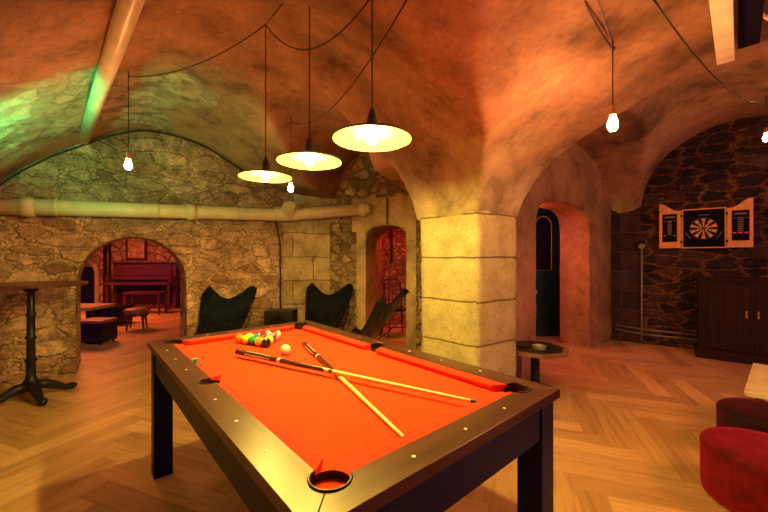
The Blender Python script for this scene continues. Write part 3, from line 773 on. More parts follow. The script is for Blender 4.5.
def cable(pts, label, r=0.004, mat=None):
    kind = 'pipe' if 'pipe' in label or 'conduit' in label else 'cable'
    o = obj('thin_pipe' if kind == 'pipe' else 'cable', tube(nb(), pts, r, 6), mat or M['cable'], None, True); tag(o, label, kind)
P1h = (-0.79, 2.35, 2.865); P3h = (-0.052, 1.54, 2.455)
cable(sag(H1, P1h, 0.10), 'black cable swagging from the left bare bulb to the farthest pendant')
cable(sag(P1h, (-0.43, 1.80, 2.72), 0.0, 4), 'black cable running up from the farthest pendant hook to the top edge')
cable(sag(P1h, P3h, 0.20), 'black cable drooping between the farthest and nearest pendants')
cable(sag(P3h, (-0.22, 1.35, 2.42), 0.03), 'short black cable loop left of the nearest pendant')
cable(sag(H2, (0.10, 1.48, 2.40), 0.20), 'black cable curving down from the top towards the small far bulb')
cable(sag(H3, (0.85, 1.55, 2.52), 0.03), 'black cable rising left from the right bare bulb hook')
cable(sag(H3, (0.95, 1.58, 2.50), 0.0, 4), 'thin grey cable beside the black one above the right bare bulb', 0.003, M['grey'])
cable(sag(H4, (1.13, 1.48, 2.40), 0.16, 24), 'long black cable swagging across the right vault')
# cable following the curve of the left lunette
pts = []
d1 = (Vector(W1b) - Vector(W1a)).normalized(); n1 = Vector((-d1.y, d1.x))
for k in range(50):
    s = 0.30 + 2.95 * k / 49; q = Vector(W1a) + d1 * s - n1 * 0.035; uu = q.x * U.x + q.y * U.y; vv = q.x * V.x + q.y * V.y
    pts.append((q.x, q.y, zL(uu, vv) - 0.035))
cable(pts, 'dark cable following the curved top of the left stone wall', 0.010)

# ================================================================= pipes
def pipe_obj(name, segs, collars, r, mat, label, cat='pipe'):
    t = thing(name, label, cat)
    obj('pipe_run', tube(nb(), segs, r, 20), mat, t, True)
    for c in collars:
        a, b, rr = c; obj('collar', auto := cyl(nb(), a, b, rr, n=24), mat, t, True)
    return t
n1v = Vector((n1.x, n1.y, 0))
def w1p(X, z, off=0.14): p = Vector((X, 6.49 + 0.75 * X, 0)) - n1v * off; return Vector((p.x, p.y, z))
pa, pb_ = w1p(-4.03, 1.81), w1p(-1.62, 1.935)
pm = Vector((-0.95, 5.22, 1.975)); pc = Vector((-0.33, 5.20, 2.02)); pd = Vector((-0.22, 5.17, 2.03))
t = thing('drain_pipe', 'thick cream drain pipe running level along the left stone wall', 'pipe')
obj('pipe_run', tube(nb(), [pa, pa.lerp(pb_, .5), pb_, pm, pc], 0.085, 24), M['pipe'], t, True)
for f in (0.13, 0.62): 
    a = pa.lerp(pb_, f); dd = (pb_ - pa).normalized(); obj('collar', cyl(nb(), a - dd * 0.05, a + dd * 0.05, 0.102, n=28), M['pipe'], t, True)
for f in (0.20, 0.50, 0.80, 0.97):
    a = pa.lerp(pb_, f); obj('bracket', cyl(nb(), a - dd * 0.012, a + dd * 0.012, 0.091, n=28), M['pipe'], t, True)
yj = Vector((-1.42, 5.16, 1.95)); bm = nb(); cyl(bm, yj - Vector((0.16, 0.02, 0.005)), yj + Vector((0.16, 0.02, 0.005)), 0.105, n=28); cyl(bm, yj + Vector((0.06, 0, 0)), yj + Vector((0.06, -0.14, 0.09)), 0.10, n=28)
obj('junction', bm, M['pipe'], t)
bm = nb(); cyl(bm, pc - Vector((0.03, 0, 0)), pc + Vector((0.05, 0, 0)), 0.11, n=28); cyl(bm, pc + Vector((0.04, 0, 0)), pd + Vector((0.02, 0, 0.01)), 0.07, n=28); obj('end_cap', bm, M['pipe'], t)
# thin vertical cable at the corner
q = w1p(-1.60, 0, 0.03)
cable([(q.x - 0.03, q.y - 0.05, 1.86), (q.x, q.y - 0.04, 1.75), (q.x + 0.03, q.y, 1.5), (q.x + 0.035, q.y, 0.0)], 'dark conduit running down the corner below the pipe junction', 0.012)
cable([(0.045, 5.15, 2.19), (0.045, 5.13, 1.80)], 'short dark upright pipe above the narrow doorway', 0.012)
# ceiling pipe on the left
a, b = Vector((-3.36, 3.93, 2.62)), Vector((-1.26, 1.77, 2.64))
t = thing('ceiling_pipe', 'white pipe running along the left vault, lit green on one side', 'pipe')
obj('pipe_run', tube(nb(), [a, a.lerp(b, .5), b, b + (b - a) * 0.5], 0.052, 20), M['pipe_w'], t, True)
t2 = thing('ceiling_conduit', 'thin pale conduit beside the white pipe on the left vault', 'pipe')
off = Vector((-0.10, -0.09, 0.02)); m_ = a.lerp(b, 0.42)
obj('pipe_run', tube(nb(), [m_ + off, b + off * 0.9, b + off + (b - a) * 0.4], 0.012, 10), M['pipe_w'], t2, True)
obj('clip', cyl(nb(), m_ + off, m_ + off + Vector((0, 0, 0.05)), 0.02, n=10), M['rod'], t2)
# duct on the right vault
def beam(name, p0, p1, w_, h_, mat, label, cat):
    p0, p1 = Vector(p0), Vector(p1); d = (p1 - p0); c = (p0 + p1) / 2
    o = obj(name, bx((0, 0, 0), (d.length, w_, h_), bev=0.004), mat); o.location = c; o.rotation_euler = (0, -math.asin(d.z / d.length), math.atan2(d.y, d.x))
    return tag(o, label, cat)
beam('duct', (1.99, 2.05, 2.485), (1.22, 1.29, 2.485), 0.075, 0.085, M['pipe_w'], 'cream square duct on the right vault', 'duct')
beam('cable_tray', (2.02, 1.95, 2.505), (1.42, 1.35, 2.505), 0.085, 0.05, M['boardblk'], 'dark tray beside the cream duct on the right vault', 'duct')
cable([(1.80, 1.70, 2.50), (1.90, 1.74, 2.49), (2.4, 1.65, 2.49)], 'thin cream pipe branching right from the dark tray', 0.010, M['pipe_w'])
# conduits on the dart wall
d4v = Vector((d4.x, d4.y, 0)); n4 = Vector((-d4.y, d4.x, 0))
def w4p(s, z, off=0.05): p = Vector((W4a.x, W4a.y, 0)) + d4v * s - n4 * off; return (p.x, p.y, z)
sx = 0.44
t = thing('wall_conduit', 'rusty vertical conduit on the stone wall left of the dart board', 'pipe')
obj('pipe_run', tube(nb(), [w4p(sx, 0.05), w4p(sx, 1.5)], 0.016, 10), M['grey'], t, True)
obj('end_cap', cyl(nb(), w4p(sx, 1.48, 0.08), w4p(sx, 1.48, 0.0), 0.04, n=14), M['grey'], t)
for z, wd in ((0.15, 'lower'), (0.22, 'upper')):
    cable([w4p(0.1, z + 0.03), w4p(sx, z), w4p(1.2, z)], wd + ' grey pipe along the foot of the dart board wall', 0.014, M['grey'])

# ================================================================= dart board cabinet
def dartboard():
    # front faces the room; local x along the wall (left to right), local z up
    sC = ((Vector((4.484, 4.952)) - W4a).dot(d4)); p = w4p(sC, 1.70, 0.075)
    t = thing('dartboard_cabinet', 'open orange wooden dart board cabinet on the dark stone wall', 'dart board', p, math.atan2(d4.y, d4.x))
    H = 0.60; zb = -0.245; W = 0.46
    obj('back_panel', bx((0, 0, zb + H / 2 - 0.04), (W, 0.06, H - 0.05)), M['pine'], t)
    obj('black_panel', bx((0, -0.033, zb + H / 2 - 0.04), (W - 0.035, 0.012, H - 0.085)), M['boardblk'], t)
    # board
    zc = zb + H / 2 - 0.045; yb = -0.040
    def disc(nm, r, th, mt, y):
        return obj(nm, cyl(nb(), (0, y, zc), (0, y - th, zc), r, n=60), mt, t)
    bd = disc('board', 0.175, 0.018, M['boardblk'], yb)
    def sector(k, r0, r1, y):
        bm = nb(); a0, a1 = (k - 0.5) * PI / 10, (k + 0.5) * PI / 10; m = 4; pts = []
        for i in range(m + 1): a = a0 + (a1 - a0) * i / m; pts.append((r1 * math.sin(a), r1 * math.cos(a)))
        for i in range(m, -1, -1): a = a0 + (a1 - a0) * i / m; pts.append((r0 * math.sin(a), r0 * math.cos(a)))
        A = [bm.verts.new((x, y, zc + z)) for x, z in pts]; B = [bm.verts.new((x, y + 0.004, zc + z)) for x, z in pts]
        bm.faces.new(A); bm.faces.new(B[::-1]); q = len(pts)
        for i in range(q): bm.faces.new((A[i], B[i], B[(i + 1) % q], A[(i + 1) % q]))
        return bm
    yf = yb - 0.0205
    for k in range(20):
        if k % 2 == 0:
            obj('segment', sector(k, 0.020, 0.080, yf), M['pine_l'], bd); obj('segment', sector(k, 0.088, 0.138, yf), M['pine_l'], bd)
        mt = M['dartred'] if k % 2 else M['dartgreen']
        obj('ring_segment', sector(k, 0.080, 0.088, yf), mt, bd); obj('ring_segment', sector(k, 0.138, 0.147, yf), mt, bd)
    obj('bullseye', cyl(nb(), (0, yf, zc), (0, yf + 0.004, zc), 0.014, n=20), M['dartgreen'], bd)
    # curved print round the board, illegible in the photo
    for a0 in (0.0, 2.1, 4.2):
        bm = nb(); A = []
        pts = [(0.188 * math.sin(a0 + (k - 6) * 0.05), yf + 0.01, zc + 0.188 * math.cos(a0 + (k - 6) * 0.05)) for k in range(13)]
        obj('print', tube(bm, pts, 0.0045, 6), M['greyprint'], t)
    # doors, opened flat
    for s, wd in ((-1, 'left'), (1, 'right')):
        x0, x1 = s * (W / 2 + 0.006), s * (W / 2 + 0.25)
        bm = nb(); pts = []; m = 12
        pts = [(x0, zb - 0.01), (x1, zb - 0.01)]
        for k in range(m + 1):
            f = k / m; x = x1 + (x0 - x1) * f; z = zb + H + 0.035 - 0.115 * ss(0.05, 0.85, f); pts.append((x, z))
        A = [bm.verts.new((x, -0.04, z)) for x, z in pts]; B = [bm.verts.new((x, -0.005, z)) for x, z in pts]
        bm.faces.new(A); bm.faces.new(B[::-1]); q = len(pts)
        for i in range(q): bm.faces.new((A[i], B[i], B[(i + 1) % q], A[(i + 1) % q]))
        bmesh.ops.recalc_face_normals(bm, faces=bm.faces[:])
        dr = obj('door', bm, M['pine'], t); cx = (x0 + x1) / 2 + s * 0.004
        obj('score_board', bx((cx, -0.043, 0.035), (0.165, 0.008, 0.40)), M['boardblk'], dr)
        obj('title_print', bx((cx, -0.0485, 0.19), (0.12, 0.003, 0.02)), M['greyprint'], dr)
        for k in range(9): obj('score_line', bx((cx, -0.0485, 0.135 - 0.024 * k), (0.052, 0.003, 0.011)), M['greyprint'], dr)
        for dx in (-0.055, 0.055): obj('print', bx((cx + dx, -0.0485, 0.135), (0.035, 0.003, 0.006)), M['greyprint'], dr)
        if s == 1:
            for dx in (-0.055, 0, 0.055): obj('red_mark', bx((cx + dx, -0.049, -0.062), (0.032, 0.003, 0.018)), M['redled'], dr)
        else:
            for dx in (-0.055, 0.055): obj('grey_mark', bx((cx + dx, -0.049, -0.075), (0.025, 0.003, 0.016)), M['greyprint'], dr)
        for z in (-0.17, 0.20): obj('hinge', bx((s * (W / 2 + 0.003), -0.042, z), (0.022, 0.012, 0.035)), M['rod'], t)
M['pine_l'] = plain('pale_sisal', (0.62, 0.38, 0.16), 0.7); M['dartred'] = plain('dark_red_sisal', (0.16, 0.01, 0.012), 0.7); M['dartgreen'] = plain('dark_green_sisal', (0.01, 0.07, 0.04), 0.7)
dartboard()

# ================================================================= wooden cabinet under the dart board
def cabinet():
    s0_ = (Vector((4.565, 4.38)) - W4a).dot(d4); p = w4p(s0_, 0, 0.30)
    t = thing('sideboard', 'dark wooden two-door sideboard with brass handles against the stone wall', 'cabinet', p, math.atan2(d4.y, d4.x))
    Wd, D, H = 0.98, 0.36, 1.05
    yo = 0.0
    obj('body', bx((0, yo, 0.12 + (H - 0.17) / 2), (Wd, D, H - 0.17)), M['dk'], t)
    obj('plinth', bx((0, yo - 0.01, 0.06), (Wd + 0.06, D + 0.03, 0.12), bev=0.008), M['dkx'], t)
    bm = nb(); box(bm, (0, yo - 0.01, H - 0.035), (Wd + 0.03, D + 0.03, 0.03)); box(bm, (0, yo - 0.015, H - 0.01), (Wd + 0.08, D + 0.07, 0.022), bev=0.006); obj('top', bm, M['dkx'], t)
    yf = yo - D / 2
    for s in (-1, 1):
        dw, dh = Wd / 2 - 0.05, H - 0.24; cx, cz = s * (Wd / 4 - 0.004), 0.12 + (H - 0.17) / 2 - 0.01
        bm = nb()
        for q in (-1, 1):
            box(bm, (cx + q * (dw / 2 - 0.032), yf - 0.011, cz), (0.064, 0.022, dh), bev=0.003); box(bm, (cx, yf - 0.011, cz + q * (dh / 2 - 0.035)), (dw - 0.128, 0.0215, 0.07), bev=0.003)
        dr = obj('door', bm, M['dk'], t)
        obj('door_panel', bx((cx, yf - 0.004, cz), (dw - 0.11, 0.012, dh - 0.13)), M['dk'], dr)
        hx = cx - s * (dw / 2 - 0.03)
        bm = nb(); box(bm, (hx, yf - 0.025, cz + 0.06), (0.018, 0.006, 0.085), bev=0.002); cyl(bm, (hx, yf - 0.03, cz + 0.085), (hx, yf - 0.045, cz + 0.05), 0.005, n=8); obj('handle', bm, M['brass'], dr)
cabinet()

# ================================================================= bar table on the left
def bar_table():
    t = thing('bar_table', 'tall round bar table with a black cast-iron column in front of the left wall', 'table', (-3.27, 3.26, 0), 0.1)
    bm = nb(); lathe(bm, [(0, 1.045), (0.40, 1.045), (0.41, 1.052), (0.41, 1.066), (0.40, 1.072), (0, 1.072)], n=56); obj('tabletop', bm, M['mahog'], t)
    bm = nb()
    lathe(bm, [(0, 0.10), (0.075, 0.10), (0.07, 0.13), (0.05, 0.15), (0.056, 0.17), (0.04, 0.19), (0.034, 0.24), (0.034, 0.34), (0.045, 0.35), (0.045, 0.37), (0.032, 0.38), (0.030, 0.55), (0.040, 0.56), (0.040, 0.58),
               (0.030, 0.59), (0.029, 0.76), (0.038, 0.77), (0.038, 0.79), (0.028, 0.80), (0.027, 0.99), (0.05, 1.0), (0.06, 1.045), (0, 1.045)], n=24); auto_smooth(obj('column', bm, M['iron'], t, False), 50)
    for k in range(4):
        a = PI / 4 + k * PI / 2 + 0.15
        pts = [(math.cos(a) * r, math.sin(a) * r, z) for r, z in ((0.02, 0.12), (0.10, 0.115), (0.18, 0.075), (0.24, 0.04), (0.30, 0.035), (0.335, 0.03))]
        bm = nb(); tube(bm, pts, [0.045, 0.045, 0.036, 0.026, 0.036, 0.018], 12)
        for v_ in bm.verts: v_.co.z = max(v_.co.z, 0.001)
        obj('foot', bm, M['iron'], t, True)
bar_table()

# ================================================================= butterfly chairs
def butterfly():
    t = thing('butterfly_chair', '', 'chair', (0, 0, 0), 0, 'black leather butterfly chairs by the back wall')
    bm = nb(); NU, NV = 24, 26; g = {}
    side = [(0.335, 0.45, 1.02), (0.355, 0.37, 0.85), (0.31, 0.22, 0.60), (0.26, 0.05, 0.42), (0.26, -0.12, 0.36), (0.29, -0.27, 0.38), (0.30, -0.34, 0.41)]
    mid = [(0, 0.33, 0.76), (0, 0.27, 0.66), (0, 0.17, 0.48), (0, 0.02, 0.34), (0, -0.12, 0.28), (0, -0.22, 0.29), (0, -0.28, 0.31)]
    def cr(L_, f):
        x = f * (len(L_) - 1); i = min(int(x), len(L_) - 2); h = x - i; h2 = h
        a, b = Vector(L_[i]), Vector(L_[i + 1]); p = Vector(L_[max(i - 1, 0)]); n_ = Vector(L_[min(i + 2, len(L_) - 1)])
        return 0.5 * ((2 * a) + (b - p) * h + (2 * p - 5 * a + 4 * b - n_) * h * h + (3 * a - p - 3 * b + n_) * h ** 3)
    for i in range(NU + 1):
        q = -1 + 2 * i / NU
        for j in range(NV + 1):
            f = j / NV; sd = cr(side, f); md = cr(mid, f); w_ = abs(q) ** 1.7
            # rounded tips
            rt = 0.13 * (max(0, abs(q) - 0.66) / 0.34) ** 2.4
            p = Vector((sd.x * q, md.y + (sd.y - md.y) * w_, md.z + (sd.z - md.z) * w_))
            if f < 0.2: p.z -= rt * (1 - f / 0.2)
            if f > 0.9: p.y += rt * 0.6 * ((f - 0.9) / 0.1)
            p.z += 0.006 * noise.noise(Vector((q * 3, f * 5, 1.3)))
            g[i, j] = bm.verts.new(p)
    for i in range(NU):
        for j in range(NV): bm.faces.new((g[i, j], g[i + 1, j], g[i + 1, j + 1], g[i, j + 1]))
    sl = obj('leather_sling', bm, M['leather'], t, True); md = sl.modifiers.new('s', 'SOLIDIFY'); md.thickness = 0.009; md.offset = 0
    # wire frame: two continuous bent loops
    bm = nb(); r = 0.007
    bl, br_ = Vector((-0.335, 0.44, 0.90)), Vector((0.335, 0.44, 0.90)); fl, fr = Vector((-0.33, -0.36, 0.53)), Vector((0.33, -0.36, 0.53))
    for s in (-1, 1):
        B = Vector((s * 0.26, 0.43, 0.86)); F2 = Vector((s * 0.28, -0.32, 0.37))
        tube(bm, [B, Vector((s * 0.29, 0.37, 0.55)), Vector((s * 0.25, -0.27, 0.008)), Vector((-s * 0.25, -0.27, 0.008))], r, 8)
        tube(bm, [F2, Vector((s * 0.27, 0.0, 0.20)), Vector((s * 0.25, 0.30, 0.008)), Vector((-s * 0.25, 0.30, 0.008))], r, 8)
    obj('frame', bm, M['rod'], t, True)
    obj('hem', tube(nb(), [Vector(v_.co) + Vector((0, -0.006, 0.0)) for v_ in [sl.data.vertices[i * (NV + 1)] for i in range(NU + 1)]], 0.006, 6), M['leather'], sl, True)
    return t
bc = butterfly()
bc.location = (-2.05, 4.33, 0); bc.rotation_euler = (0, 0, 0.05); bc['label'] = 'black leather butterfly chair left of the small black box, back towards the left stone wall'
dup(bc, (-0.86, 4.82, 0), -0.15, 'black leather butterfly chair between the small black box and the narrow doorway')
dup(bc, (-0.24, 4.22, 0), -2.05, 'black leather butterfly chair seen side-on in front of the narrow doorway')
o = thing('speaker_box', 'small black box standing between the two butterfly chairs', 'speaker', (-1.40, 4.80, 0), -0.05)
obj('housing', bx((0, 0, 0.30), (0.38, 0.26, 0.60), bev=0.008), M['black'], o)
bm = nb(); box(bm, (0, -0.152, 0.32), (0.30, 0.006, 0.44)); obj('grille', bm, M['rod'], o)
c = obj('cone', lathe(nb(), [(0, 0.0), (0.06, 0.004), (0.10, 0.012), (0.105, 0.016)], (0, 0, 0), 24), M['leather'], o, True)
c.rotation_euler = (PI / 2, 0, 0); c.location = (0, -0.155, 0.42)

# ================================================================= octagonal side table
def side_table():
    t = thing('side_table', 'low octagonal side table on a round foot right of the column', 'table', (1.49, 3.47, 0), 0)
    oc = [(0.31 * math.cos(PI / 8 + k * PI / 4 + 0.25), 0.31 * math.sin(PI / 8 + k * PI / 4 + 0.25)) for k in range(8)]
    bm = nb(); prism(bm, oc, 0.395, 0.428); obj('tabletop', bm, M['mahog2'], t)
    bm = nb(); prism(bm, [(x * 0.86, y * 0.86) for x, y in oc], 0.428, 0.431); obj('inlay', bm, M['black'], t)
    obj('pole', cyl(nb(), (0, 0, 0.03), (0, 0, 0.395), 0.042, n=20), M['iron'], t, False)
    bm = nb(); lathe(bm, [(0, 0), (0.205, 0), (0.21, 0.01), (0.19, 0.025), (0.06, 0.045), (0, 0.045)], n=36); obj('base', bm, M['iron'], t)
    a = obj('ashtray', lathe(nb(), [(0, 0.0), (0.055, 0), (0.065, 0.03), (0.058, 0.03), (0.045, 0.008), (0, 0.008)], n=24), M['glassy']); a.location = (1.50, 3.40, 0.4315); tag(a, 'small grey ashtray on the octagonal side table', 'ashtray')
    b = obj('coaster', lathe(nb(), [(0, 0), (0.075, 0), (0.078, 0.006), (0.07, 0.010), (0, 0.010)], n=28), M['rod']); b.location = (1.38, 3.50, 0.4315); tag(b, 'flat dark dish at the left side of the octagonal side table', 'dish')
M['mahog2'] = wood('brown_table_edge', (0.16, 0.08, 0.05), (0.30, 0.16, 0.10), 0.3, 'x'); M['glassy'] = plain('grey_glass', (0.35, 0.32, 0.30), 0.1)
side_table()

# ================================================================= poufs and marble table at lower right
def pouf(x, y, r, h, mat, label):
    t = thing('pouf', label, 'pouf', (x, y, 0), 0.6, 'round velvet poufs in the lower right corner')
    bm = nb(); prof = [(0, 0.004), (r * 0.93, 0.004), (r * 0.985, 0.02), (r, 0.06), (r, h - 0.04), (r * 0.985, h - 0.012), (r * 0.93, h), (r * 0.7, h + 0.006), (0, h + 0.008)]
    lathe(bm, prof, n=56); auto_smooth(obj('seat', bm, mat, t, True), 60)
    pts = [(math.cos(2 * PI * k / 56) * r * 0.995, math.sin(2 * PI * k / 56) * r * 0.995, h - 0.028) for k in range(56)]
    obj('piping', tube(nb(), pts, 0.004, 6, True), mat, t, True)
    for q in range(9):
        a = 2 * PI * q / 9; obj('stitch', bx((math.cos(a) * r * 1.0, math.sin(a) * r * 1.0, 0.17), (0.004, 0.004, 0.2), a), mat, t)
pouf(2.02, 1.86, 0.262, 0.30, M['vred'], 'red velvet round pouf nearest the camera at the lower right')
pouf(2.53, 2.30, 0.262, 0.30, M['vdark'], 'dark purple velvet round pouf behind the red one')
M['marble'] = NT('pale_marble', 0.25, 0, 0.5)
_t = M['marble']; _f = _t.noise(_t.warp(_t.coord(), 2, 0.5), 5, 8, 0.7); _t.col(_t.ramp(_f, [(0.35, (0.45, 0.38, 0.24)), (0.5, (0.72, 0.64, 0.42)), (0.7, (0.8, 0.73, 0.52))])); M['marble'] = _t.m
def low_table():
    p = Vector((2.27, 2.22, 0)); t = thing('coffee_table', 'low table with a pale marble slab at the right edge of the picture', 'table', p, TRZ)
    obj('slab', bx((0.45, -0.3, 0.455), (0.9, 0.6, 0.03), bev=0.004), M['marble'], t)
    for x, y in ((0.85, -0.05), (0.85, -0.55), (0.62, -0.56), (0.62, -0.04)): obj('leg', cyl(nb(), (x, y, 0), (x, y, 0.44), 0.016, n=12), M['iron'], t)
low_table()

# ================================================================= piano room contents
def piano():
    t = thing('upright_piano', 'mahogany upright piano against the back wall of the far room', 'piano', (-6.15, 9.05, 0), 0)
    obj('case', bx((0, 0.14, 0.595), (1.62, 0.30, 1.15)), M['mahog'], t)
    obj('lid', bx((0, 0.12, 1.185), (1.68, 0.38, 0.03), bev=0.005), M['mahog'], t)
    obj('music_panel', bx((0, -0.025, 0.985), (1.40, 0.03, 0.28), bev=0.004), M['mahog'], t)
    obj('fallboard', bx((0, -0.06, 0.79), (1.52, 0.08, 0.09), bev=0.006), M['mahog'], t)
    obj('keybed', bx((0, -0.13, 0.66), (1.62, 0.34, 0.07)), M['mahog'], t)
    obj('lower_panel', bx((0, -0.02, 0.36), (1.42, 0.02, 0.48)), M['dkx'], t)
    for s in (-1, 1):
        obj('cheek', bx((s * 0.79, -0.07, 0.72), (0.05, 0.36, 0.2), bev=0.006), M['mahog'], t); obj('leg', bx((s * 0.77, -0.25, 0.32), (0.06, 0.06, 0.62), bev=0.006), M['mahog'], t)
    for s in (-0.06, 0.06): obj('pedal', bx((s, -0.06, 0.06), (0.03, 0.12, 0.012)), M['brass'], t)
piano()
t = thing('piano_bench', 'long dark wooden bench in front of the far piano', 'bench', (-5.55, 8.20, 0), 0)
obj('seat', bx((0, 0, 0.49), (0.85, 0.32, 0.05), bev=0.006), M['mahog'], t)
for sx_ in (-1, 1):
    for sy_ in (-1, 1): obj('leg', bx((sx_ * 0.39, sy_ * 0.13, 0.235), (0.04, 0.04, 0.46)), M['mahog'], t)
t = thing('round_stool', 'round upholstered wooden stool standing before the far piano', 'stool', (-4.52, 6.44, 0), 0.4)
bm = nb(); lathe(bm, [(0, 0.30), (0.19, 0.30), (0.205, 0.33), (0.20, 0.365), (0.15, 0.385), (0, 0.392)], n=32); obj('seat', bm, plain('brown_leather', (0.22, 0.09, 0.06), 0.45), t, True)
bm = nb(); lathe(bm, [(0, 0.25), (0.18, 0.25), (0.18, 0.30), (0, 0.30)], n=32); obj('seat_frame', bm, M['mahog'], t)
for k in range(4):
    a = PI / 4 + k * PI / 2; obj('leg', tube(nb(), [(math.cos(a) * 0.15, math.sin(a) * 0.15, 0.27), (math.cos(a) * 0.165, math.sin(a) * 0.165, 0.13), (math.cos(a) * 0.185, math.sin(a) * 0.185, 0.002)], [0.026, 0.018, 0.014], 10), M['mahog'], t, True)
t = thing('low_table', 'low pale-topped table on dark legs inside the left arch', 'table', (-5.37, 6.10, 0), 0)
obj('tabletop', bx((0, 0, 0.455), (1.0, 0.55, 0.05), bev=0.004), wood('pale_oak', (0.35, 0.22, 0.12), (0.52, 0.35, 0.2), 0.35, 'x'), t)
for sx_ in (-1, 1):
    for sy_ in (-1, 1): obj('leg', bx((sx_ * 0.45, sy_ * 0.23, 0.215), (0.06, 0.06, 0.43)), M['navy'], t)
def ottoman(x, y, s, h, label, topm):
    t = thing('ottoman', label, 'ottoman', (x, y, 0), 0.0, 'dark ottomans by the low table in the far room')
    obj('body', bx((0, 0, 0.03 + (h - 0.06) / 2), (s, s * 0.8, h - 0.06), bev=0.02), M['leather'], t); obj('cushion', bx((0, 0, h - 0.02), (s + 0.01, s * 0.82, 0.05), bev=0.018), topm, t)
    for a in (-1, 1):
        for b in (-1, 1): obj('foot', cyl(nb(), (a * s * 0.4, b * s * 0.3, 0), (a * s * 0.4, b * s * 0.3, 0.04), 0.02, n=10), M['black'], t)
ottoman(-4.42, 5.42, 0.40, 0.36, 'dark ottoman with a reddish top, nearest in the left arch', plain('red_brown_leather', (0.20, 0.05, 0.05), 0.4))
ottoman(-5.35, 6.95, 0.50, 0.36, 'black ottoman half hidden behind the low table in the far room', M['leather'])
t = thing('picture_frame', 'dark square frame hanging on the stone wall above the far piano', 'picture', (-6.62, 9.40, 1.58), 0)
bm = nb()
for q in (-1, 1): box(bm, (q * 0.25, 0, 0), (0.05, 0.03, 0.66)); box(bm, (0, 0, q * 0.305), (0.45, 0.03, 0.05))
obj('frame', bm, M['mahog'], t); obj('picture', bx((0, 0.008, 0), (0.46, 0.01, 0.57)), M['pr_pic'] if 'pr_pic' in M else plain('faded_print', (0.42, 0.26, 0.16), 0.7, nz=0.3, scale=9), t)
# dark arched doorway at the back of the piano room
bm = nb(); pts = [(-0.24, 0), (0.24, 0), (0.24, 0.90)] + [(0.24 * math.cos(a), 0.90 + 0.17 * math.sin(a)) for a in [PI * k / 10 for k in range(1, 10)]] + [(-0.24, 0.90)]
def plate(pts, y0, y1):
    bm = nb(); A = [bm.verts.new((x, y0, z)) for x, z in pts]; B = [bm.verts.new((x, y1, z)) for x, z in pts]; q = len(pts)
    bm.faces.new(A); bm.faces.new(B[::-1])
    for i in range(q): bm.faces.new((A[i], B[i], B[(i + 1) % q], A[(i + 1) % q]))
    bmesh.ops.recalc_face_normals(bm, faces=bm.faces[:]); return bm
dd_ = struct(obj('door_1', plate(pts, -0.06, 0.0), M['navy']), 'dark arched door at the back of the far room', 'door'); dd_.location = (-7.95, 9.42, 0)
pts2 = [(-0.33, 0), (-0.25, 0), (-0.25, 0.92)] + [(-0.25 * math.cos(a), 0.92 + 0.18 * math.sin(a)) for a in [PI * k / 10 for k in range(1, 10)]] + [(0.25, 0.92), (0.25, 0), (0.33, 0), (0.33, 0.95), (0.18, 1.25), (0.0, 1.34), (-0.18, 1.25), (-0.33, 0.95)]
bm = nb(); tube(bm, [(-0.29, -0.03, 0.0), (-0.29, -0.03, 0.93), (-0.22, -0.03, 1.10), (-0.1, -0.03, 1.2), (0, -0.03, 1.24), (0.1, -0.03, 1.2), (0.22, -0.03, 1.10), (0.29, -0.03, 0.93), (0.29, -0.03, 0)], 0.055, 8)
tr = struct(obj('trim_2', bm, M['pil']), 'pale stone surround of the dark arched door', 'trim'); tr.location = (-7.95, 9.42, 0)
bm = nb(); cyl(bm, (-7.42, 9.36, 0), (-7.42, 9.36, 2.4), 0.04, n=10); cyl(bm, (-7.30, 9.36, 0), (-7.30, 9.36, 2.4), 0.025, n=10)
tag(obj('wall_pipe', bm, M['dk']), 'pair of dark vertical pipes on the back wall left of the far piano', 'pipe')

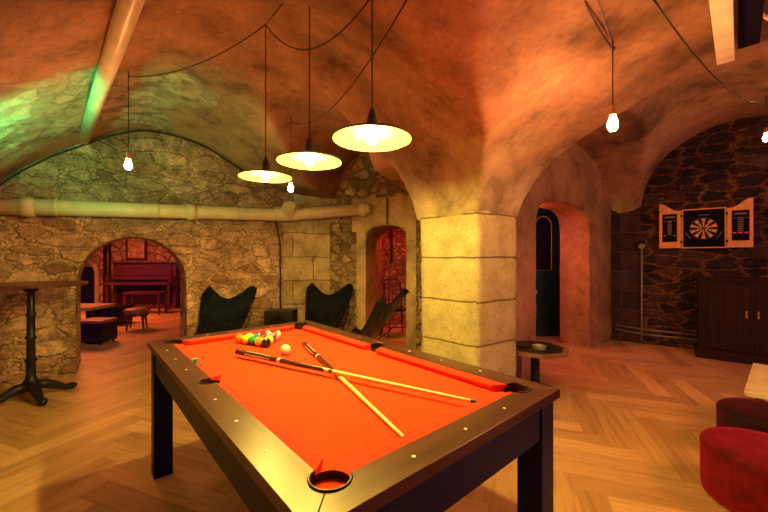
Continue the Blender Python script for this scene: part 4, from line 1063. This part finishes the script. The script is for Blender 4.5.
# ================================================================= stool in the red side room
t = thing('bar_stool', 'black metal stool with a wire back seen through the narrow doorway', 'stool', (0.20, 5.95, 0), 0.3)
bm = nb(); box(bm, (0, 0, 0.44), (0.34, 0.34, 0.05), bev=0.015); obj('seat', bm, M['leather'], t)
for sx_ in (-1, 1):
    for sy_ in (-1, 1): obj('leg', cyl(nb(), (sx_ * 0.14, sy_ * 0.14, 0.42), (sx_ * 0.19, sy_ * 0.19, 0.0), 0.010, n=8), M['rod'], t)
obj('footrest', tube(nb(), [(-.17, -.17, .16), (.17, -.17, .16), (.17, .17, .16), (-.17, .17, .16)], 0.008, 8, True), M['rod'], t)
bm = nb(); tube(bm, [(-0.15, 0.15, 0.44), (-0.15, 0.20, 0.90), (0.0, 0.21, 0.96), (0.15, 0.20, 0.90), (0.15, 0.15, 0.44)], 0.010, 8)
for q in (-0.07, 0, 0.07): tube(bm, [(q, 0.16, 0.44), (q, 0.205, 0.93)], 0.006, 6)
obj('backrest', bm, M['rod'], t, True)
tag(obj('wall_rail', cyl(nb(), (0.16, 7.2, 1.2), (0.16, 7.2, 2.1), 0.02, n=8), M['black']), 'thin black upright on the red wall behind the narrow doorway', 'rail')

# ================================================================= teal door in the passage
def teal_door():
    t = thing('door_2', 'dark teal door with an arched orange-edged panel seen through the wide doorway', 'door', (2.50, 5.86, 0), 0.08)
    t['kind'] = 'structure'
    obj('door_leaf', bx((0, 0, 1.06), (0.82, 0.05, 2.10)), M['teal'], t)
    pts = [(-0.02, 1.10), (0.26, 1.10)] + [(0.12 + 0.14 * math.cos(a), 1.84 + 0.15 * math.sin(a)) for a in [PI * k / 10 for k in range(0, 11)]]
    pts = [(x + 0.02, z) for x, z in pts]
    obj('glass_panel', plate(pts, -0.035, -0.026), M['dkglass'], t)
    obj('panel_trim', tube(nb(), [(x, -0.035, z) for x, z in pts], 0.009, 6, True), M['pine'], t)
    bm = nb(); bmesh.ops.create_uvsphere(bm, u_segments=16, v_segments=10, radius=0.035, matrix=Matrix.Translation((-0.02, -0.07, 0.74))); cyl(bm, (-0.02, -0.025, 0.74), (-0.02, -0.06, 0.74), 0.012)
    obj('knob', bm, M['cream'], t, True)
    for z in (0.18, 0.26, 0.34): obj('rail', bx((0, -0.03, z), (0.82, 0.02, 0.025)), M['teal'], t)
M['teal'] = plain('dark_teal_paint', (0.010, 0.045, 0.07), 0.4); M['dkglass'] = plain('dark_glass', (0.012, 0.014, 0.03), 0.1)
teal_door()
